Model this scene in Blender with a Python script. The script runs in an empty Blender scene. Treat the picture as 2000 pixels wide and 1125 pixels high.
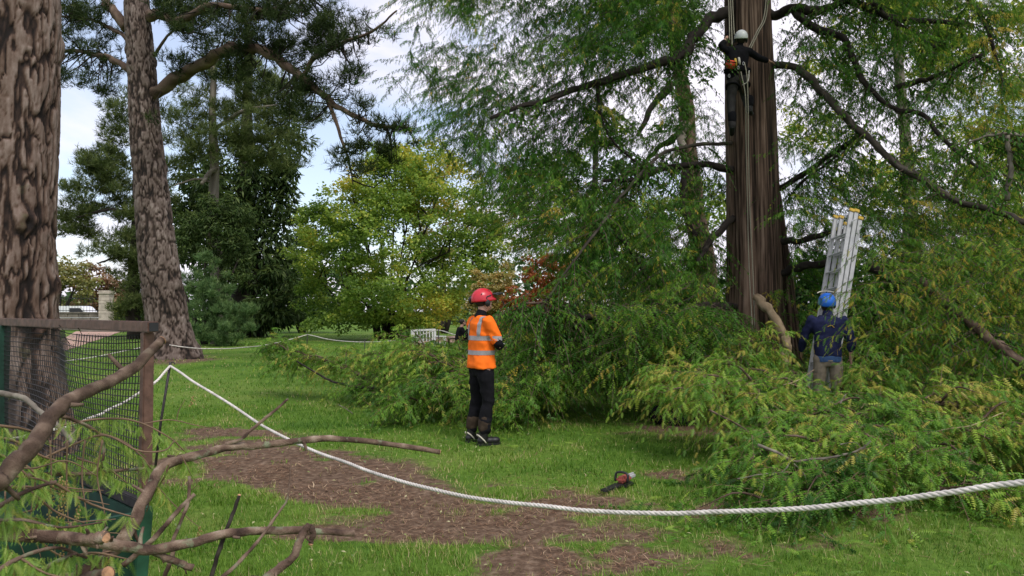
import bpy, bmesh, math, random
import numpy as np
from mathutils import Vector, Matrix
from mathutils.bvhtree import BVHTree

R = math.radians
rng = np.random.default_rng(7)
random.seed(7)
S = bpy.context.scene
COL = S.collection

# ------------------------------------------------------------------ camera
FPX, HOR, EYE = 1455.0, 608.0, 1.56          # focal length in photo pixels, horizon row, eye height
PITCH = math.atan((HOR - 562.5) / FPX)
cam_d = bpy.data.cameras.new("camera")
cam_d.sensor_width = 36.0
cam_d.lens = 36.0 * FPX / 2000.0
cam_d.clip_start = 0.05
cam_d.clip_end = 3000
cam = bpy.data.objects.new("camera", cam_d)
COL.objects.link(cam)
cam.location = (0, 0, EYE)
cam.rotation_euler = (R(90) + PITCH, 0, 0)
S.camera = cam

# ------------------------------------------------------------------ world: thin blue sky behind broken white cloud
SUN_EL, SUN_AZ = R(52), R(150)                # azimuth measured clockwise from +Y
w = bpy.data.worlds.new("World")
S.world = w
w.use_nodes = True
nt = w.node_tree
nt.nodes.clear()
def N(nt, typ, **kw):
    n = nt.nodes.new(typ)
    for k, v in kw.items():
        setattr(n, k, v)
    return n
out = N(nt, 'ShaderNodeOutputWorld')
bg = N(nt, 'ShaderNodeBackground')
bg.inputs['Strength'].default_value = 0.10
sky = N(nt, 'ShaderNodeTexSky', sky_type='NISHITA')
sky.sun_disc = False
sky.sun_elevation = SUN_EL
sky.sun_rotation = SUN_AZ
sky.air_density = 1.0
sky.dust_density = 1.5
tc = N(nt, 'ShaderNodeTexCoord')
mp = N(nt, 'ShaderNodeMapping')
mp.inputs['Scale'].default_value = (1.0, 1.0, 2.6)
mp.inputs['Location'].default_value = (0.35, 0.1, 0.55)
nz = N(nt, 'ShaderNodeTexNoise')
nz.inputs['Scale'].default_value = 2.6
nz.inputs['Detail'].default_value = 7
nz.inputs['Roughness'].default_value = 0.5
nz.inputs['Distortion'].default_value = 0.3
cr = N(nt, 'ShaderNodeValToRGB')
cr.color_ramp.elements[0].position = 0.40
cr.color_ramp.elements[0].color = (0.30, 0.30, 0.30, 1)
cr.color_ramp.elements[1].position = 0.54
cr.color_ramp.elements[1].color = (1, 1, 1, 1)
mix = N(nt, 'ShaderNodeMix', data_type='RGBA')
mix.inputs['B'].default_value = (9.6, 9.2, 10.2, 1)
L = nt.links.new
L(tc.outputs['Generated'], mp.inputs['Vector'])
L(mp.outputs['Vector'], nz.inputs['Vector'])
L(nz.outputs['Fac'], cr.inputs['Fac'])
L(cr.outputs['Color'], mix.inputs['Factor'])
hs = N(nt, 'ShaderNodeMix', data_type='RGBA', blend_type='MULTIPLY')
hs.inputs['Factor'].default_value = 1.0
hs.inputs['B'].default_value = (1.9, 1.9, 1.9, 1)
L(sky.outputs['Color'], hs.inputs['A'])
L(hs.outputs['Result'], mix.inputs['A'])
L(mix.outputs['Result'], bg.inputs['Color'])
L(bg.outputs['Background'], out.inputs['Surface'])

sd = bpy.data.lights.new("sun", 'SUN')
sd.energy = 2.0
sd.angle = R(18)
sd.color = (1.0, 0.95, 0.88)
sun = bpy.data.objects.new("sun", sd)
COL.objects.link(sun)
sv = Vector((math.sin(SUN_AZ) * math.cos(SUN_EL), math.cos(SUN_AZ) * math.cos(SUN_EL), math.sin(SUN_EL)))
sun.rotation_euler = sv.to_track_quat('Z', 'Y').to_euler()
sun.location = sv * 60

S.view_settings.view_transform = 'Standard'
S.view_settings.look = 'None'
S.view_settings.exposure = 0.2
S.view_settings.gamma = 1.0
S.view_settings.use_curve_mapping = False
S.render.engine = 'CYCLES'
S.cycles.use_denoising = True
S.cycles.max_bounces = 8
S.cycles.transparent_max_bounces = 4
S.cycles.diffuse_bounces = 4

# ================================================================== helpers
CP, SP = math.cos(PITCH), math.sin(PITCH)
def P(px, py, d):
    """photo pixel + distance along the lawn (world Y) -> world point"""
    u = (px - 1000.0) / FPX
    v = -(py - 562.5) / FPX
    y = CP - v * SP
    z = SP + v * CP
    s = d / y
    return np.array([u * s, d, EYE + z * s])
def PX(V):
    """world points -> photo pixels"""
    x, y, z = V[:, 0], V[:, 1], V[:, 2] - EYE
    f = y * CP + z * SP
    v = -y * SP + z * CP
    f = np.maximum(f, 0.05)
    return 1000 + FPX * x / f, 562.5 - FPX * v / f

def _h(ix, iy, iz, seed):
    n = (ix.astype(np.int64) * 374761393 + iy.astype(np.int64) * 668265263 + iz.astype(np.int64) * 2147483647 + seed * 974634977) & 0xFFFFFFFF
    n = ((n ^ (n >> 13)) * 1274126177) & 0xFFFFFFFF
    n = (n ^ (n >> 16)) & 0xFFFFFFFF
    return n / 4294967295.0
def vnoise(x, y, z=None, seed=0):
    x = np.asarray(x, float); y = np.asarray(y, float)
    z = np.zeros_like(x) if z is None else np.asarray(z, float)
    ix, iy, iz = np.floor(x), np.floor(y), np.floor(z)
    fx, fy, fz = x - ix, y - iy, z - iz
    fx = fx * fx * (3 - 2 * fx); fy = fy * fy * (3 - 2 * fy); fz = fz * fz * (3 - 2 * fz)
    r = 0
    for a in (0, 1):
        for b in (0, 1):
            for c in (0, 1):
                wgt = (fx if a else 1 - fx) * (fy if b else 1 - fy) * (fz if c else 1 - fz)
                r = r + wgt * _h(ix + a, iy + b, iz + c, seed)
    return r
def fbm(x, y, z=None, seed=0, oct=4):
    x = np.asarray(x, float); y = np.asarray(y, float)
    z = np.zeros_like(x) if z is None else np.asarray(z, float)
    s, a, t = 0, 0.5, 0
    for o in range(oct):
        s = s + a * vnoise(x, y, z, seed + o); t += a
        x, y, z, a = x * 2.03, y * 2.03, z * 2.03, a * 0.5
    return s / t
def worley(u, v, nu, seed=0):
    """F1, F2, cell hash on a grid, periodic in u with nu cells"""
    iu, iv = np.floor(u), np.floor(v)
    f1 = np.full(u.shape, 9.0); f2 = np.full(u.shape, 9.0); cid = np.zeros(u.shape)
    for a in (-1, 0, 1):
        for b in (-1, 0, 1):
            cu, cv = iu + a, iv + b
            cm = np.mod(cu, nu)
            jx = _h(cm, cv, cm * 0, seed); jy = _h(cm, cv, cm * 0 + 1, seed)
            dd = np.hypot(cu + jx - u, cv + jy - v)
            new1 = dd < f1
            f2 = np.where(new1, f1, np.minimum(f2, dd))
            cid = np.where(new1, _h(cm, cv, cm * 0 + 2, seed), cid)
            f1 = np.minimum(f1, dd)
    return f1, f2, cid
def sstep(a, b, x):
    t = np.clip((x - a) / (b - a), 0, 1)
    return t * t * (3 - 2 * t)
def nrm(V):
    V = np.asarray(V, float)
    return V / np.maximum(np.linalg.norm(V, axis=-1, keepdims=True), 1e-9)

class Acc:
    """collects verts + tris/quads, links them as one mesh object"""
    def __init__(s):
        s.V, s.T, s.Q, s.A, s.n = [], [], [], [], 0
    def add(s, V, F, attr=None):
        V = np.asarray(V, float).reshape(-1, 3); F = np.asarray(F, int)
        if len(F):
            (s.T if F.shape[1] == 3 else s.Q).append(F + s.n)
        s.V.append(V)
        if attr is None: attr = 0.5
        s.A.append(np.full(len(V), attr, float) if np.isscalar(attr) else np.asarray(attr, float))
        s.n += len(V)
        return s
    def build(s, name, mat=None, parent=None, smooth=False):
        V = np.concatenate(s.V) if s.V else np.zeros((0, 3))
        me = bpy.data.meshes.new(name)
        T = np.concatenate(s.T) if s.T else np.zeros((0, 3), int)
        Q = np.concatenate(s.Q) if s.Q else np.zeros((0, 4), int)
        nl = T.size + Q.size
        npoly = len(T) + len(Q)
        me.vertices.add(len(V)); me.loops.add(nl); me.polygons.add(npoly)
        me.vertices.foreach_set('co', V.astype(np.float32).ravel())
        me.loops.foreach_set('vertex_index', np.concatenate([T.ravel(), Q.ravel()]).astype(np.int32))
        ls = np.concatenate([np.arange(len(T)) * 3, T.size + np.arange(len(Q)) * 4]).astype(np.int32)
        me.polygons.foreach_set('loop_start', ls)
        me.polygons.foreach_set('use_smooth', np.full(npoly, smooth))
        me.update(calc_edges=True)
        at = me.attributes.new('tint', 'FLOAT', 'POINT')
        at.data.foreach_set('value', np.concatenate(s.A).astype(np.float32))
        if mat: me.materials.append(mat)
        o = bpy.data.objects.new(name, me)
        COL.objects.link(o)
        if parent is not None:
            o.parent = parent
            pm = parent.matrix_basis.copy()
            q = parent
            while q.parent is not None:
                pm = q.parent.matrix_basis @ q.matrix_parent_inverse @ pm
                q = q.parent
            o.matrix_parent_inverse = pm.inverted()
        return o

def tag(o, label=None, cat=None, group=None, kind=None):
    if label: o['label'] = label
    if cat: o['category'] = cat
    if group: o['group'] = group
    if kind: o['kind'] = kind
    return o
def thing(name, label, cat, loc=(0, 0, 0), group=None):
    o = bpy.data.objects.new(name, None)
    o.empty_display_size = 0.2
    COL.objects.link(o)
    o.location = Vector([float(c) for c in loc])
    tag(o, label, cat, group)
    return o

def spline(pts, n):
    """Catmull-Rom through pts (k,m) -> (n,m)"""
    p = np.asarray(pts, float)
    if len(p) == 2:
        t = np.linspace(0, 1, n)[:, None]
        return p[0] * (1 - t) + p[1] * t
    q = np.vstack([2 * p[0] - p[1], p, 2 * p[-1] - p[-2]])
    t = np.linspace(0, len(p) - 1 - 1e-6, n)
    i = t.astype(int); f = (t - i)[:, None]
    a, b, c, d = q[i], q[i + 1], q[i + 2], q[i + 3]
    return 0.5 * (2 * b + (c - a) * f + (2 * a - 5 * b + 4 * c - d) * f ** 2 + (3 * b - a - 3 * c + d) * f ** 3)
def frames(C):
    T = nrm(np.gradient(C, axis=0))
    ref = np.array([0, 0, 1.0]) if abs(T[0][2]) < 0.9 else np.array([1.0, 0, 0])
    X = np.zeros_like(T)
    x = nrm(np.cross(T[0], ref)); X[0] = x
    for i in range(1, len(T)):
        x = x - T[i] * np.dot(x, T[i]); x = x / max(np.linalg.norm(x), 1e-9); X[i] = x
    return T, X, np.cross(T, X)
def tube(C, rad, sides=8, cap=True):
    C = np.asarray(C, float); n = len(C)
    rad = np.broadcast_to(np.asarray(rad, float), (n,)) if np.ndim(rad) < 2 else rad
    T, X, Y = frames(C)
    a = np.linspace(0, 2 * np.pi, sides, endpoint=False)
    V = C[:, None, :] + rad[:, None, None] * (np.cos(a)[None, :, None] * X[:, None, :] + np.sin(a)[None, :, None] * Y[:, None, :])
    V = V.reshape(-1, 3)
    i = np.arange(n - 1)[:, None] * sides; j = np.arange(sides)[None, :]; k = (np.arange(sides) + 1) % sides
    F = np.stack([i + j, i + k, i + sides + k, i + sides + j], -1).reshape(-1, 4)
    if cap:
        V = np.vstack([V, C[0], C[-1]])
        c0, c1 = n * sides, n * sides + 1
        T0 = np.stack([np.full(sides, c0), k, np.arange(sides), np.arange(sides)], -1)
        T1 = np.stack([np.full(sides, c1), (n - 1) * sides + np.arange(sides), (n - 1) * sides + k, (n - 1) * sides + k], -1)
        caps = np.vstack([T0[:, :3], T1[:, :3]])
        return V, F, caps
    return V, F, None
def add_tube(acc, C, rad, sides=8, cap=True, attr=None):
    V, F, c = tube(C, rad, sides, cap)
    b = acc.n
    acc.add(V, F, attr)
    if c is not None: acc.T.append(c + b)
    return acc
def limb(acc, pts, r0, r1, n=14, sides=8, knob=0.12, seed=0, wob=.9, lump=.35):
    """an irregular tapering branch"""
    C = spline(pts, n)
    t = np.linspace(0, 1, n)
    r = (r0 * (1 - t) + r1 * t)
    C = C + (np.stack([vnoise(t * n * .6, t * 0 + k, seed=seed + k) for k in range(3)], -1) - .5) * r[:, None] * wob
    r = r * (1 + knob * (vnoise(t * n * .9, t * 0 + 9.3, seed=seed) - .5) * 2)
    V, F, c = tube(C, r, sides, True)
    ctr = np.vstack([np.repeat(C, sides, axis=0), C[0], C[-1]])
    nn = vnoise(V[:, 0] * 40, V[:, 1] * 40, V[:, 2] * 40, seed)
    V = V + (V - ctr) * ((nn - .5) * lump)[:, None]
    b = acc.n
    acc.add(V, F, nn); acc.T.append(c + b)
    return C
BOXF = np.array([[0, 3, 2, 1], [4, 5, 6, 7], [0, 1, 5, 4], [1, 2, 6, 5], [2, 3, 7, 6], [3, 0, 4, 7]])
def add_box(acc, c, sx, sy, sz, X=(1, 0, 0), Y=(0, 1, 0), Z=(0, 0, 1), attr=None, bev=0.0):
    X, Y, Z = np.array(X, float), np.array(Y, float), np.array(Z, float)
    if bev <= 0:
        v = np.array([[-1, -1, -1], [1, -1, -1], [1, 1, -1], [-1, 1, -1], [-1, -1, 1], [1, -1, 1], [1, 1, 1], [-1, 1, 1]], float) * .5
        V = np.asarray(c) + v[:, :1] * sx * X + v[:, 1:2] * sy * Y + v[:, 2:] * sz * Z
        return acc.add(V, BOXF, attr)
    bm = bmesh.new()
    bmesh.ops.create_cube(bm, size=1)
    for q in bm.verts: q.co = Vector((q.co.x * sx, q.co.y * sy, q.co.z * sz))
    bmesh.ops.bevel(bm, geom=list(bm.edges), offset=bev, segments=2, affect='EDGES')
    bmesh.ops.triangulate(bm, faces=bm.faces)
    bm.verts.ensure_lookup_table()
    v = np.array([q.co[:] for q in bm.verts]); f = np.array([[q.index for q in fc.verts] for fc in bm.faces])
    bm.free()
    V = np.asarray(c) + v[:, :1] * X + v[:, 1:2] * Y + v[:, 2:] * Z
    return acc.add(V, f, attr)
def ellipsoid(c, rx, ry, rz, X=(1, 0, 0), Y=(0, 1, 0), Z=(0, 0, 1), nu=16, nv=10):
    X, Y, Z = np.array(X, float), np.array(Y, float), np.array(Z, float)
    a = np.linspace(0, 2 * np.pi, nu, endpoint=False); b = np.linspace(-np.pi / 2, np.pi / 2, nv + 1)[1:-1]
    A, B = np.meshgrid(a, b)
    v = np.stack([np.cos(A) * np.cos(B), np.sin(A) * np.cos(B), np.sin(B)], -1).reshape(-1, 3)
    v = np.vstack([v, [0, 0, -1], [0, 0, 1]])
    n = nv - 1
    k = (np.arange(nu) + 1) % nu; j = np.arange(nu)
    tris = []
    for i in range(n - 1):
        q = np.stack([i * nu + j, i * nu + k, (i + 1) * nu + k, (i + 1) * nu + j], -1)
        tris += [q[:, [0, 1, 2]], q[:, [0, 2, 3]]]
    s, t = n * nu, n * nu + 1
    tris += [np.stack([np.full(nu, s), k, j], -1), np.stack([np.full(nu, t), (n - 1) * nu + j, (n - 1) * nu + k], -1)]
    return np.asarray(c) + v[:, :1] * rx * X + v[:, 1:2] * ry * Y + v[:, 2:] * rz * Z, np.vstack(tris)

# ------------------------------------------------------------------ materials
def mat_new(name):
    m = bpy.data.materials.new(name)
    m.use_nodes = True
    nt = m.node_tree
    return m, nt, nt.nodes['Principled BSDF'], nt.nodes['Material Output']
def ramp(nt, stops):
    r = N(nt, 'ShaderNodeValToRGB')
    e = r.color_ramp.elements
    while len(e) < len(stops): e.new(0.5)
    for q, (p, c) in zip(e, stops):
        q.position = p; q.color = (c[0], c[1], c[2], 1)
    return r
def plain(name, col, rough=0.6, metal=0.0, var=0.15, scale=30, bump=0.0, spec=0.4):
    """a flat-coloured stuff with mottling, wear and fine relief"""
    m, nt, b, o = mat_new(name)
    t = N(nt, 'ShaderNodeTexCoord')
    n = N(nt, 'ShaderNodeTexNoise'); n.inputs['Scale'].default_value = scale; n.inputs['Detail'].default_value = 6
    nt.links.new(t.outputs['Object'], n.inputs['Vector'])
    c = np.array(col)
    r = ramp(nt, [(0.3, c * (1 - var)), (0.7, np.minimum(c * (1 + var), .95))])
    nt.links.new(n.outputs['Fac'], r.inputs['Fac'])
    nt.links.new(r.outputs['Color'], b.inputs['Base Color'])
    b.inputs['Roughness'].default_value = rough
    b.inputs['Metallic'].default_value = metal
    b.inputs['Specular IOR Level'].default_value = spec
    if bump:
        bp = N(nt, 'ShaderNodeBump'); bp.inputs['Strength'].default_value = bump; bp.inputs['Distance'].default_value = 0.01
        nt.links.new(n.outputs['Fac'], bp.inputs['Height']); nt.links.new(bp.outputs['Normal'], b.inputs['Normal'])
    return m
def leafmat(name, stops, transl=0.35, gloss=0.06, rough=0.45):
    """leaf colour from the per-leaf tint, light shining through the blade"""
    m = bpy.data.materials.new(name); m.use_nodes = True
    nt = m.node_tree; nt.nodes.clear()
    o = N(nt, 'ShaderNodeOutputMaterial')
    a = N(nt, 'ShaderNodeAttribute', attribute_name='tint')
    r = ramp(nt, stops)
    nt.links.new(a.outputs['Fac'], r.inputs['Fac'])
    d = N(nt, 'ShaderNodeBsdfDiffuse'); tr = N(nt, 'ShaderNodeBsdfTranslucent'); g = N(nt, 'ShaderNodeBsdfGlossy')
    g.inputs['Roughness'].default_value = rough
    nt.links.new(r.outputs['Color'], d.inputs['Color']); nt.links.new(r.outputs['Color'], tr.inputs['Color'])
    m1 = N(nt, 'ShaderNodeMixShader'); m1.inputs[0].default_value = transl
    m2 = N(nt, 'ShaderNodeMixShader'); m2.inputs[0].default_value = gloss
    nt.links.new(d.outputs[0], m1.inputs[1]); nt.links.new(tr.outputs[0], m1.inputs[2])
    nt.links.new(m1.outputs[0], m2.inputs[1]); nt.links.new(g.outputs[0], m2.inputs[2])
    nt.links.new(m2.outputs[0], o.inputs['Surface'])
    return m
def barkmat(name, stops, fine=60, stretch=0.15, moss=None, bump=0.5, rough=0.85):
    """bark: colour of each plate/fissure from the tint, grain stretched along the stem"""
    m, nt, b, o = mat_new(name)
    t = N(nt, 'ShaderNodeTexCoord'); mpn = N(nt, 'ShaderNodeMapping')
    mpn.inputs['Scale'].default_value = (1, 1, stretch)
    n = N(nt, 'ShaderNodeTexNoise'); n.inputs['Scale'].default_value = fine; n.inputs['Detail'].default_value = 8; n.inputs['Roughness'].default_value = .65
    nt.links.new(t.outputs['Object'], mpn.inputs['Vector']); nt.links.new(mpn.outputs['Vector'], n.inputs['Vector'])
    a = N(nt, 'ShaderNodeAttribute', attribute_name='tint')
    ma = N(nt, 'ShaderNodeMath', operation='MULTIPLY_ADD')
    ma.inputs[1].default_value = 0.55; ma.inputs[2].default_value = -0.27
    nt.links.new(n.outputs['Fac'], ma.inputs[0])
    ad = N(nt, 'ShaderNodeMath', operation='ADD', use_clamp=True)
    nt.links.new(a.outputs['Fac'], ad.inputs[0]); nt.links.new(ma.outputs[0], ad.inputs[1])
    r = ramp(nt, stops)
    nt.links.new(ad.outputs[0], r.inputs['Fac'])
    colr = r.outputs['Color']
    if moss:
        n2 = N(nt, 'ShaderNodeTexNoise'); n2.inputs['Scale'].default_value = moss[1]; n2.inputs['Detail'].default_value = 7
        nt.links.new(t.outputs['Object'], n2.inputs['Vector'])
        r2 = ramp(nt, [(moss[2], (0, 0, 0)), (moss[2] + .1, (1, 1, 1))])
        nt.links.new(n2.outputs['Fac'], r2.inputs['Fac'])
        mx = N(nt, 'ShaderNodeMix', data_type='RGBA')
        mx.inputs['B'].default_value = (*moss[0], 1)
        nt.links.new(r2.outputs['Color'], mx.inputs['Factor']); nt.links.new(colr, mx.inputs['A'])
        colr = mx.outputs['Result']
    nt.links.new(colr, b.inputs['Base Color'])
    b.inputs['Roughness'].default_value = rough
    b.inputs['Specular IOR Level'].default_value = .25
    bp = N(nt, 'ShaderNodeBump'); bp.inputs['Strength'].default_value = bump; bp.inputs['Distance'].default_value = 0.01
    nt.links.new(n.outputs['Fac'], bp.inputs['Height']); nt.links.new(bp.outputs['Normal'], b.inputs['Normal'])
    return m

M = {}
M['pine_bark'] = barkmat('pine bark', [(0.0, (.010, .007, .006)), (.22, (.04, .024, .018)), (.40, (.10, .063, .045)), (.60, (.165, .118, .095)), (1.0, (.36, .29, .25))], fine=35, stretch=.35, moss=((.07, .075, .03), 2.2, .66), bump=.6)
M['pine_bark_grey'] = barkmat('grey pine bark', [(0.0, (.009, .007, .006)), (.22, (.038, .026, .02)), (.42, (.085, .061, .049)), (.65, (.155, .120, .102)), (1.0, (.36, .30, .265))], fine=30, stretch=.35, bump=.6)
M['redwood_bark'] = barkmat('redwood bark', [(0.0, (.010, .007, .005)), (.33, (.045, .028, .019)), (.6, (.125, .080, .056)), (1.0, (.27, .19, .14))], fine=55, stretch=.05, moss=((.05, .055, .03), 1.6, .68), bump=.7)
M['branch_dark'] = barkmat('dark branch bark', [(0, (.008, .006, .005)), (.5, (.024, .019, .015)), (1, (.06, .052, .042))], fine=40, stretch=.6, moss=((.03, .036, .016), 3.0, .64))
M['branch_moss'] = barkmat('mossy limb bark', [(0, (.014, .011, .009)), (.5, (.05, .042, .032)), (1, (.12, .105, .085))], fine=40, stretch=.6, moss=((.05, .06, .025), 3.0, .56))
M['branch_grey'] = barkmat('grey branch bark', [(0, (.07, .06, .045)), (.5, (.16, .14, .11)), (1, (.26, .24, .19))], fine=40, stretch=.6)
M['branch_cut'] = barkmat('lichened branch bark', [(0, (.03, .018, .013)), (.4, (.10, .062, .045)), (.7, (.20, .14, .10)), (1, (.36, .29, .22))], fine=70, stretch=.9, moss=((.19, .21, .13), 26.0, .57), bump=.9)
M['branch_brown'] = barkmat('smooth brown branch bark', [(0, (.028, .017, .012)), (.42, (.08, .052, .036)), (.75, (.15, .105, .075)), (1, (.26, .20, .15))], fine=60, stretch=.8, moss=((.13, .10, .07), 24.0, .60), bump=.8)
M['wood_tan'] = barkmat('pale tan bark', [(0, (.2, .14, .085)), (.5, (.36, .27, .17)), (1, (.5, .4, .27))], fine=40, stretch=.7)
M['cut_wood'] = plain('fresh cut wood', (.40, .22, .12), .8, 0, .4, 90)
M['twig'] = plain('twig bark', (.07, .048, .032), .8, 0, .35, 20)
M['twig_red'] = plain('reddish twig', (.15, .095, .055), .7, 0, .35, 20)
M['redwood_leaf'] = leafmat('redwood foliage', [(0, (.014, .060, .008)), (.35, (.040, .125, .013)), (.65, (.095, .22, .022)), (.85, (.22, .32, .035)), (1, (.42, .33, .05))], .42, .012)
M['redwood_cut'] = leafmat('cut redwood foliage', [(0, (.025, .085, .012)), (.35, (.075, .195, .020)), (.65, (.16, .32, .034)), (.88, (.29, .42, .05)), (1, (.42, .38, .075))], .34, .02)
M['fresh_leaf'] = leafmat('fresh frond', [(0, (.13, .27, .04)), (.5, (.27, .44, .07)), (.85, (.42, .52, .11)), (1, (.52, .45, .10))], .45, .03)
M['catkin'] = leafmat('catkin', [(0, (.25, .16, .05)), (1, (.42, .33, .12))], .2)
M['needle_dark'] = leafmat('dark pine needles', [(0, (.016, .030, .008)), (.5, (.050, .080, .022)), (1, (.14, .17, .05))], .3, .015)
M['needle_mid'] = leafmat('pine needles', [(0, (.03, .052, .012)), (.5, (.12, .165, .048)), (1, (.28, .31, .10))], .42, .015)
M['needle_blue'] = leafmat('young pine needles', [(0, (.05, .11, .04)), (.5, (.125, .22, .075)), (1, (.24, .34, .12))], .35, .015)
M['conifer'] = leafmat('conifer sprays', [(0, (.02, .042, .012)), (.5, (.062, .105, .028)), (1, (.15, .20, .055))], .35, .012)
M['broadleaf'] = leafmat('hornbeam leaves', [(0, (.12, .22, .035)), (.35, (.26, .39, .055)), (.62, (.45, .50, .075)), (.82, (.64, .54, .07)), (1, (.70, .42, .08))], .5, .02)
M['shrub'] = leafmat('evergreen shrub leaves', [(0, (.025, .06, .016)), (.5, (.07, .145, .035)), (1, (.15, .23, .06))], .4, .03)
M['yew'] = leafmat('shade-darkened evergreen leaves', [(0, (.008, .028, .006)), (.5, (.024, .066, .012)), (1, (.06, .12, .025))], .25, .02)  # evergreen leaf colour taken darker to stand in for deep shade behind the canopy
M['shrub_blue'] = leafmat('rhododendron leaves', [(0, (.06, .11, .07)), (.5, (.13, .20, .13)), (1, (.22, .29, .2))], .2, .12)
M['maple_gold'] = leafmat('golden maple leaves', [(0, (.25, .25, .06)), (.5, (.48, .38, .10)), (1, (.55, .28, .10))], .45)
M['copper'] = leafmat('copper leaves', [(0, (.20, .055, .02)), (.5, (.45, .14, .04)), (1, (.52, .24, .07))], .45, .02)
M['autumn_yellow'] = leafmat('yellowing leaves', [(0, (.14, .17, .05)), (.5, (.28, .27, .07)), (1, (.38, .28, .08))], .4)
M['autumn_brown'] = leafmat('russet leaves', [(0, (.16, .08, .035)), (.5, (.27, .15, .07)), (1, (.33, .22, .10))], .35)
M['grass'] = leafmat('grass blades', [(0, (.03, .10, .010)), (.4, (.095, .205, .018)), (.72, (.19, .32, .040)), (.9, (.29, .33, .07)), (1, (.48, .40, .20))], .35, .015)
M['litter'] = leafmat('fallen needles', [(0, (.06, .03, .018)), (.5, (.21, .118, .072)), (.8, (.40, .27, .17)), (1, (.58, .46, .30))], .05, .02)
M['scraps'] = leafmat('leaf scraps', [(0, (.10, .18, .05)), (.5, (.3, .33, .10)), (1, (.5, .46, .26))], .2)
M['rope_white'] = plain('white rope fibre', (.56, .53, .485), .9, 0, .28, 9, .3)
M['rope_line'] = plain('climbing line', (.30, .28, .21), .7, 0, .35, 120)
M['steel_dark'] = plain('dark steel stake', (.045, .04, .04), .5, .5, .35, 40)
M['rust'] = plain('rusty brown steel', (.125, .068, .05), .55, .3, .4, 24, .3)
M['wire'] = plain('black wire', (.022, .020, .019), .5, .3, .3, 40)
M['green_paint'] = plain('green vehicle paint', (.007, .036, .022), .55, 0, .55, 9, .1)
M['green_paint_pale'] = plain('worn green paint', (.018, .075, .042), .55, 0, .5, 12, .1)
M['aluminium'] = plain('aluminium', (.46, .465, .47), .5, .15, .08, 14)
M['yellow_plastic'] = plain('yellow plastic', (.55, .36, .05), .5, 0, .1)
M['black_plastic'] = plain('black plastic', (.016, .016, .018), .4, 0, .2)
M['helmet_red'] = plain('red helmet shell', (.52, .02, .035), .28, 0, .08, 10, 0, .5)
M['helmet_white'] = plain('white helmet shell', (.66, .68, .68), .35, 0, .06, 10)
M['helmet_blue'] = plain('blue helmet shell', (.02, .13, .55), .3, 0, .08, 10)
M['skin'] = plain('skin', (.50, .29, .21), .55, 0, .1, 25)
M['hair'] = plain('dark hair', (.02, .014, .01), .6, 0, .3, 80)
M['cloth_black'] = plain('black cloth', (.007, .007, .009), .9, 0, .25, 14, .2, .15)
M['cloth_brown'] = plain('muddy dark cloth', (.045, .032, .022), .9, 0, .5, 12, .2, .15)
M['cloth_grey'] = plain('grey climbing trousers', (.042, .039, .039), .9, 0, .3, 12, .2, .15)
M['cloth_navy'] = plain('navy cloth', (.016, .020, .058), .9, 0, .2, 14, .2, .15)
M['cloth_khaki'] = plain('khaki cloth', (.25, .21, .155), .9, 0, .2, 14, .2, .15)
M['denim'] = plain('denim', (.05, .10, .22), .85, 0, .2, 40, .2, .15)
M['hivis'] = plain('orange hi-vis cloth', (.93, .17, .012), .8, 0, .07, 14, .15, .2)
M['reflective'] = plain('grey reflective tape', (.30, .29, .29), .5, .1, .08, 60)
M['boot'] = plain('black boot leather', (.014, .014, .015), .45, 0, .3, 30)
M['boot_trim'] = plain('pale boot trim', (.55, .52, .42), .6, 0, .15, 30)
M['pouch_red'] = plain('red bag', (.62, .06, .02), .55, 0, .15, 20)
M['saw_red'] = plain('faded red saw housing', (.26, .065, .05), .6, 0, .35, 30)
M['webbing_pale'] = plain('pale webbing', (.5, .48, .42), .7, 0, .2, 40)
M['stone'] = plain('weathered limestone', (.44, .39, .32), .85, 0, .22, 3, .3)
M['wall_stone'] = plain('dark old stone wall', (.16, .14, .115), .9, 0, .35, 2.5, .4)
M['path'] = plain('pink sandy path', (.42, .27, .21), .95, 0, .15, 6, .2)
M['bench_white'] = plain('white painted timber', (.72, .72, .70), .5, 0, .1, 10)
M['van_white'] = plain('white vehicle paint', (.75, .76, .78), .3, 0, .04, 5)
M['glass_dark'] = plain('dark glass', (.02, .025, .03), .08, 0, .1, 5)
M['iron'] = plain('dark iron', (.03, .03, .03), .6, .3, .2, 10)

# ------------------------------------------------------------------ ground height and the worn earth
def gz(x, y):
    x = np.asarray(x, float); y = np.asarray(y, float)
    z = (fbm(x * .35, y * .35, seed=3, oct=3) - .5) * .06 * np.clip(y / 6, .4, 1.2)
    c = P(345, 705, 22)
    z = z + .22 * np.exp(-((x - c[0]) ** 2 + (y - c[1]) ** 2) / 6.0)
    return z
SOIL = [(500, 905, 150, 42, 1), (630, 935, 150, 36, 1), (780, 985, 180, 38, 1), (910, 1040, 160, 42, 1), (1040, 1105, 140, 46, 1), (620, 1042, 110, 18, .6),
        (1100, 990, 130, 18, .7), (1230, 1045, 140, 18, .42), (1560, 1062, 170, 20, .45), (1400, 835, 160, 16, .6), (470, 845, 90, 10, .6), (1330, 930, 60, 10, .4),
        (345, 705, 60, 10, .8), (1060, 960, 60, 14, .5), (1700, 1010, 140, 16, .4), (1250, 1010, 240, 34, .34), (1450, 1075, 240, 30, .30), (1180, 1090, 150, 34, .5), (1010, 1040, 130, 40, .9)]
TURF = [(430, 1000, 170, 24, 1), (560, 1100, 290, 28, .9), (690, 1000, 60, 12, .7), (800, 1088, 100, 20, .6), (1000, 1068, 40, 10, .4)]
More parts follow.
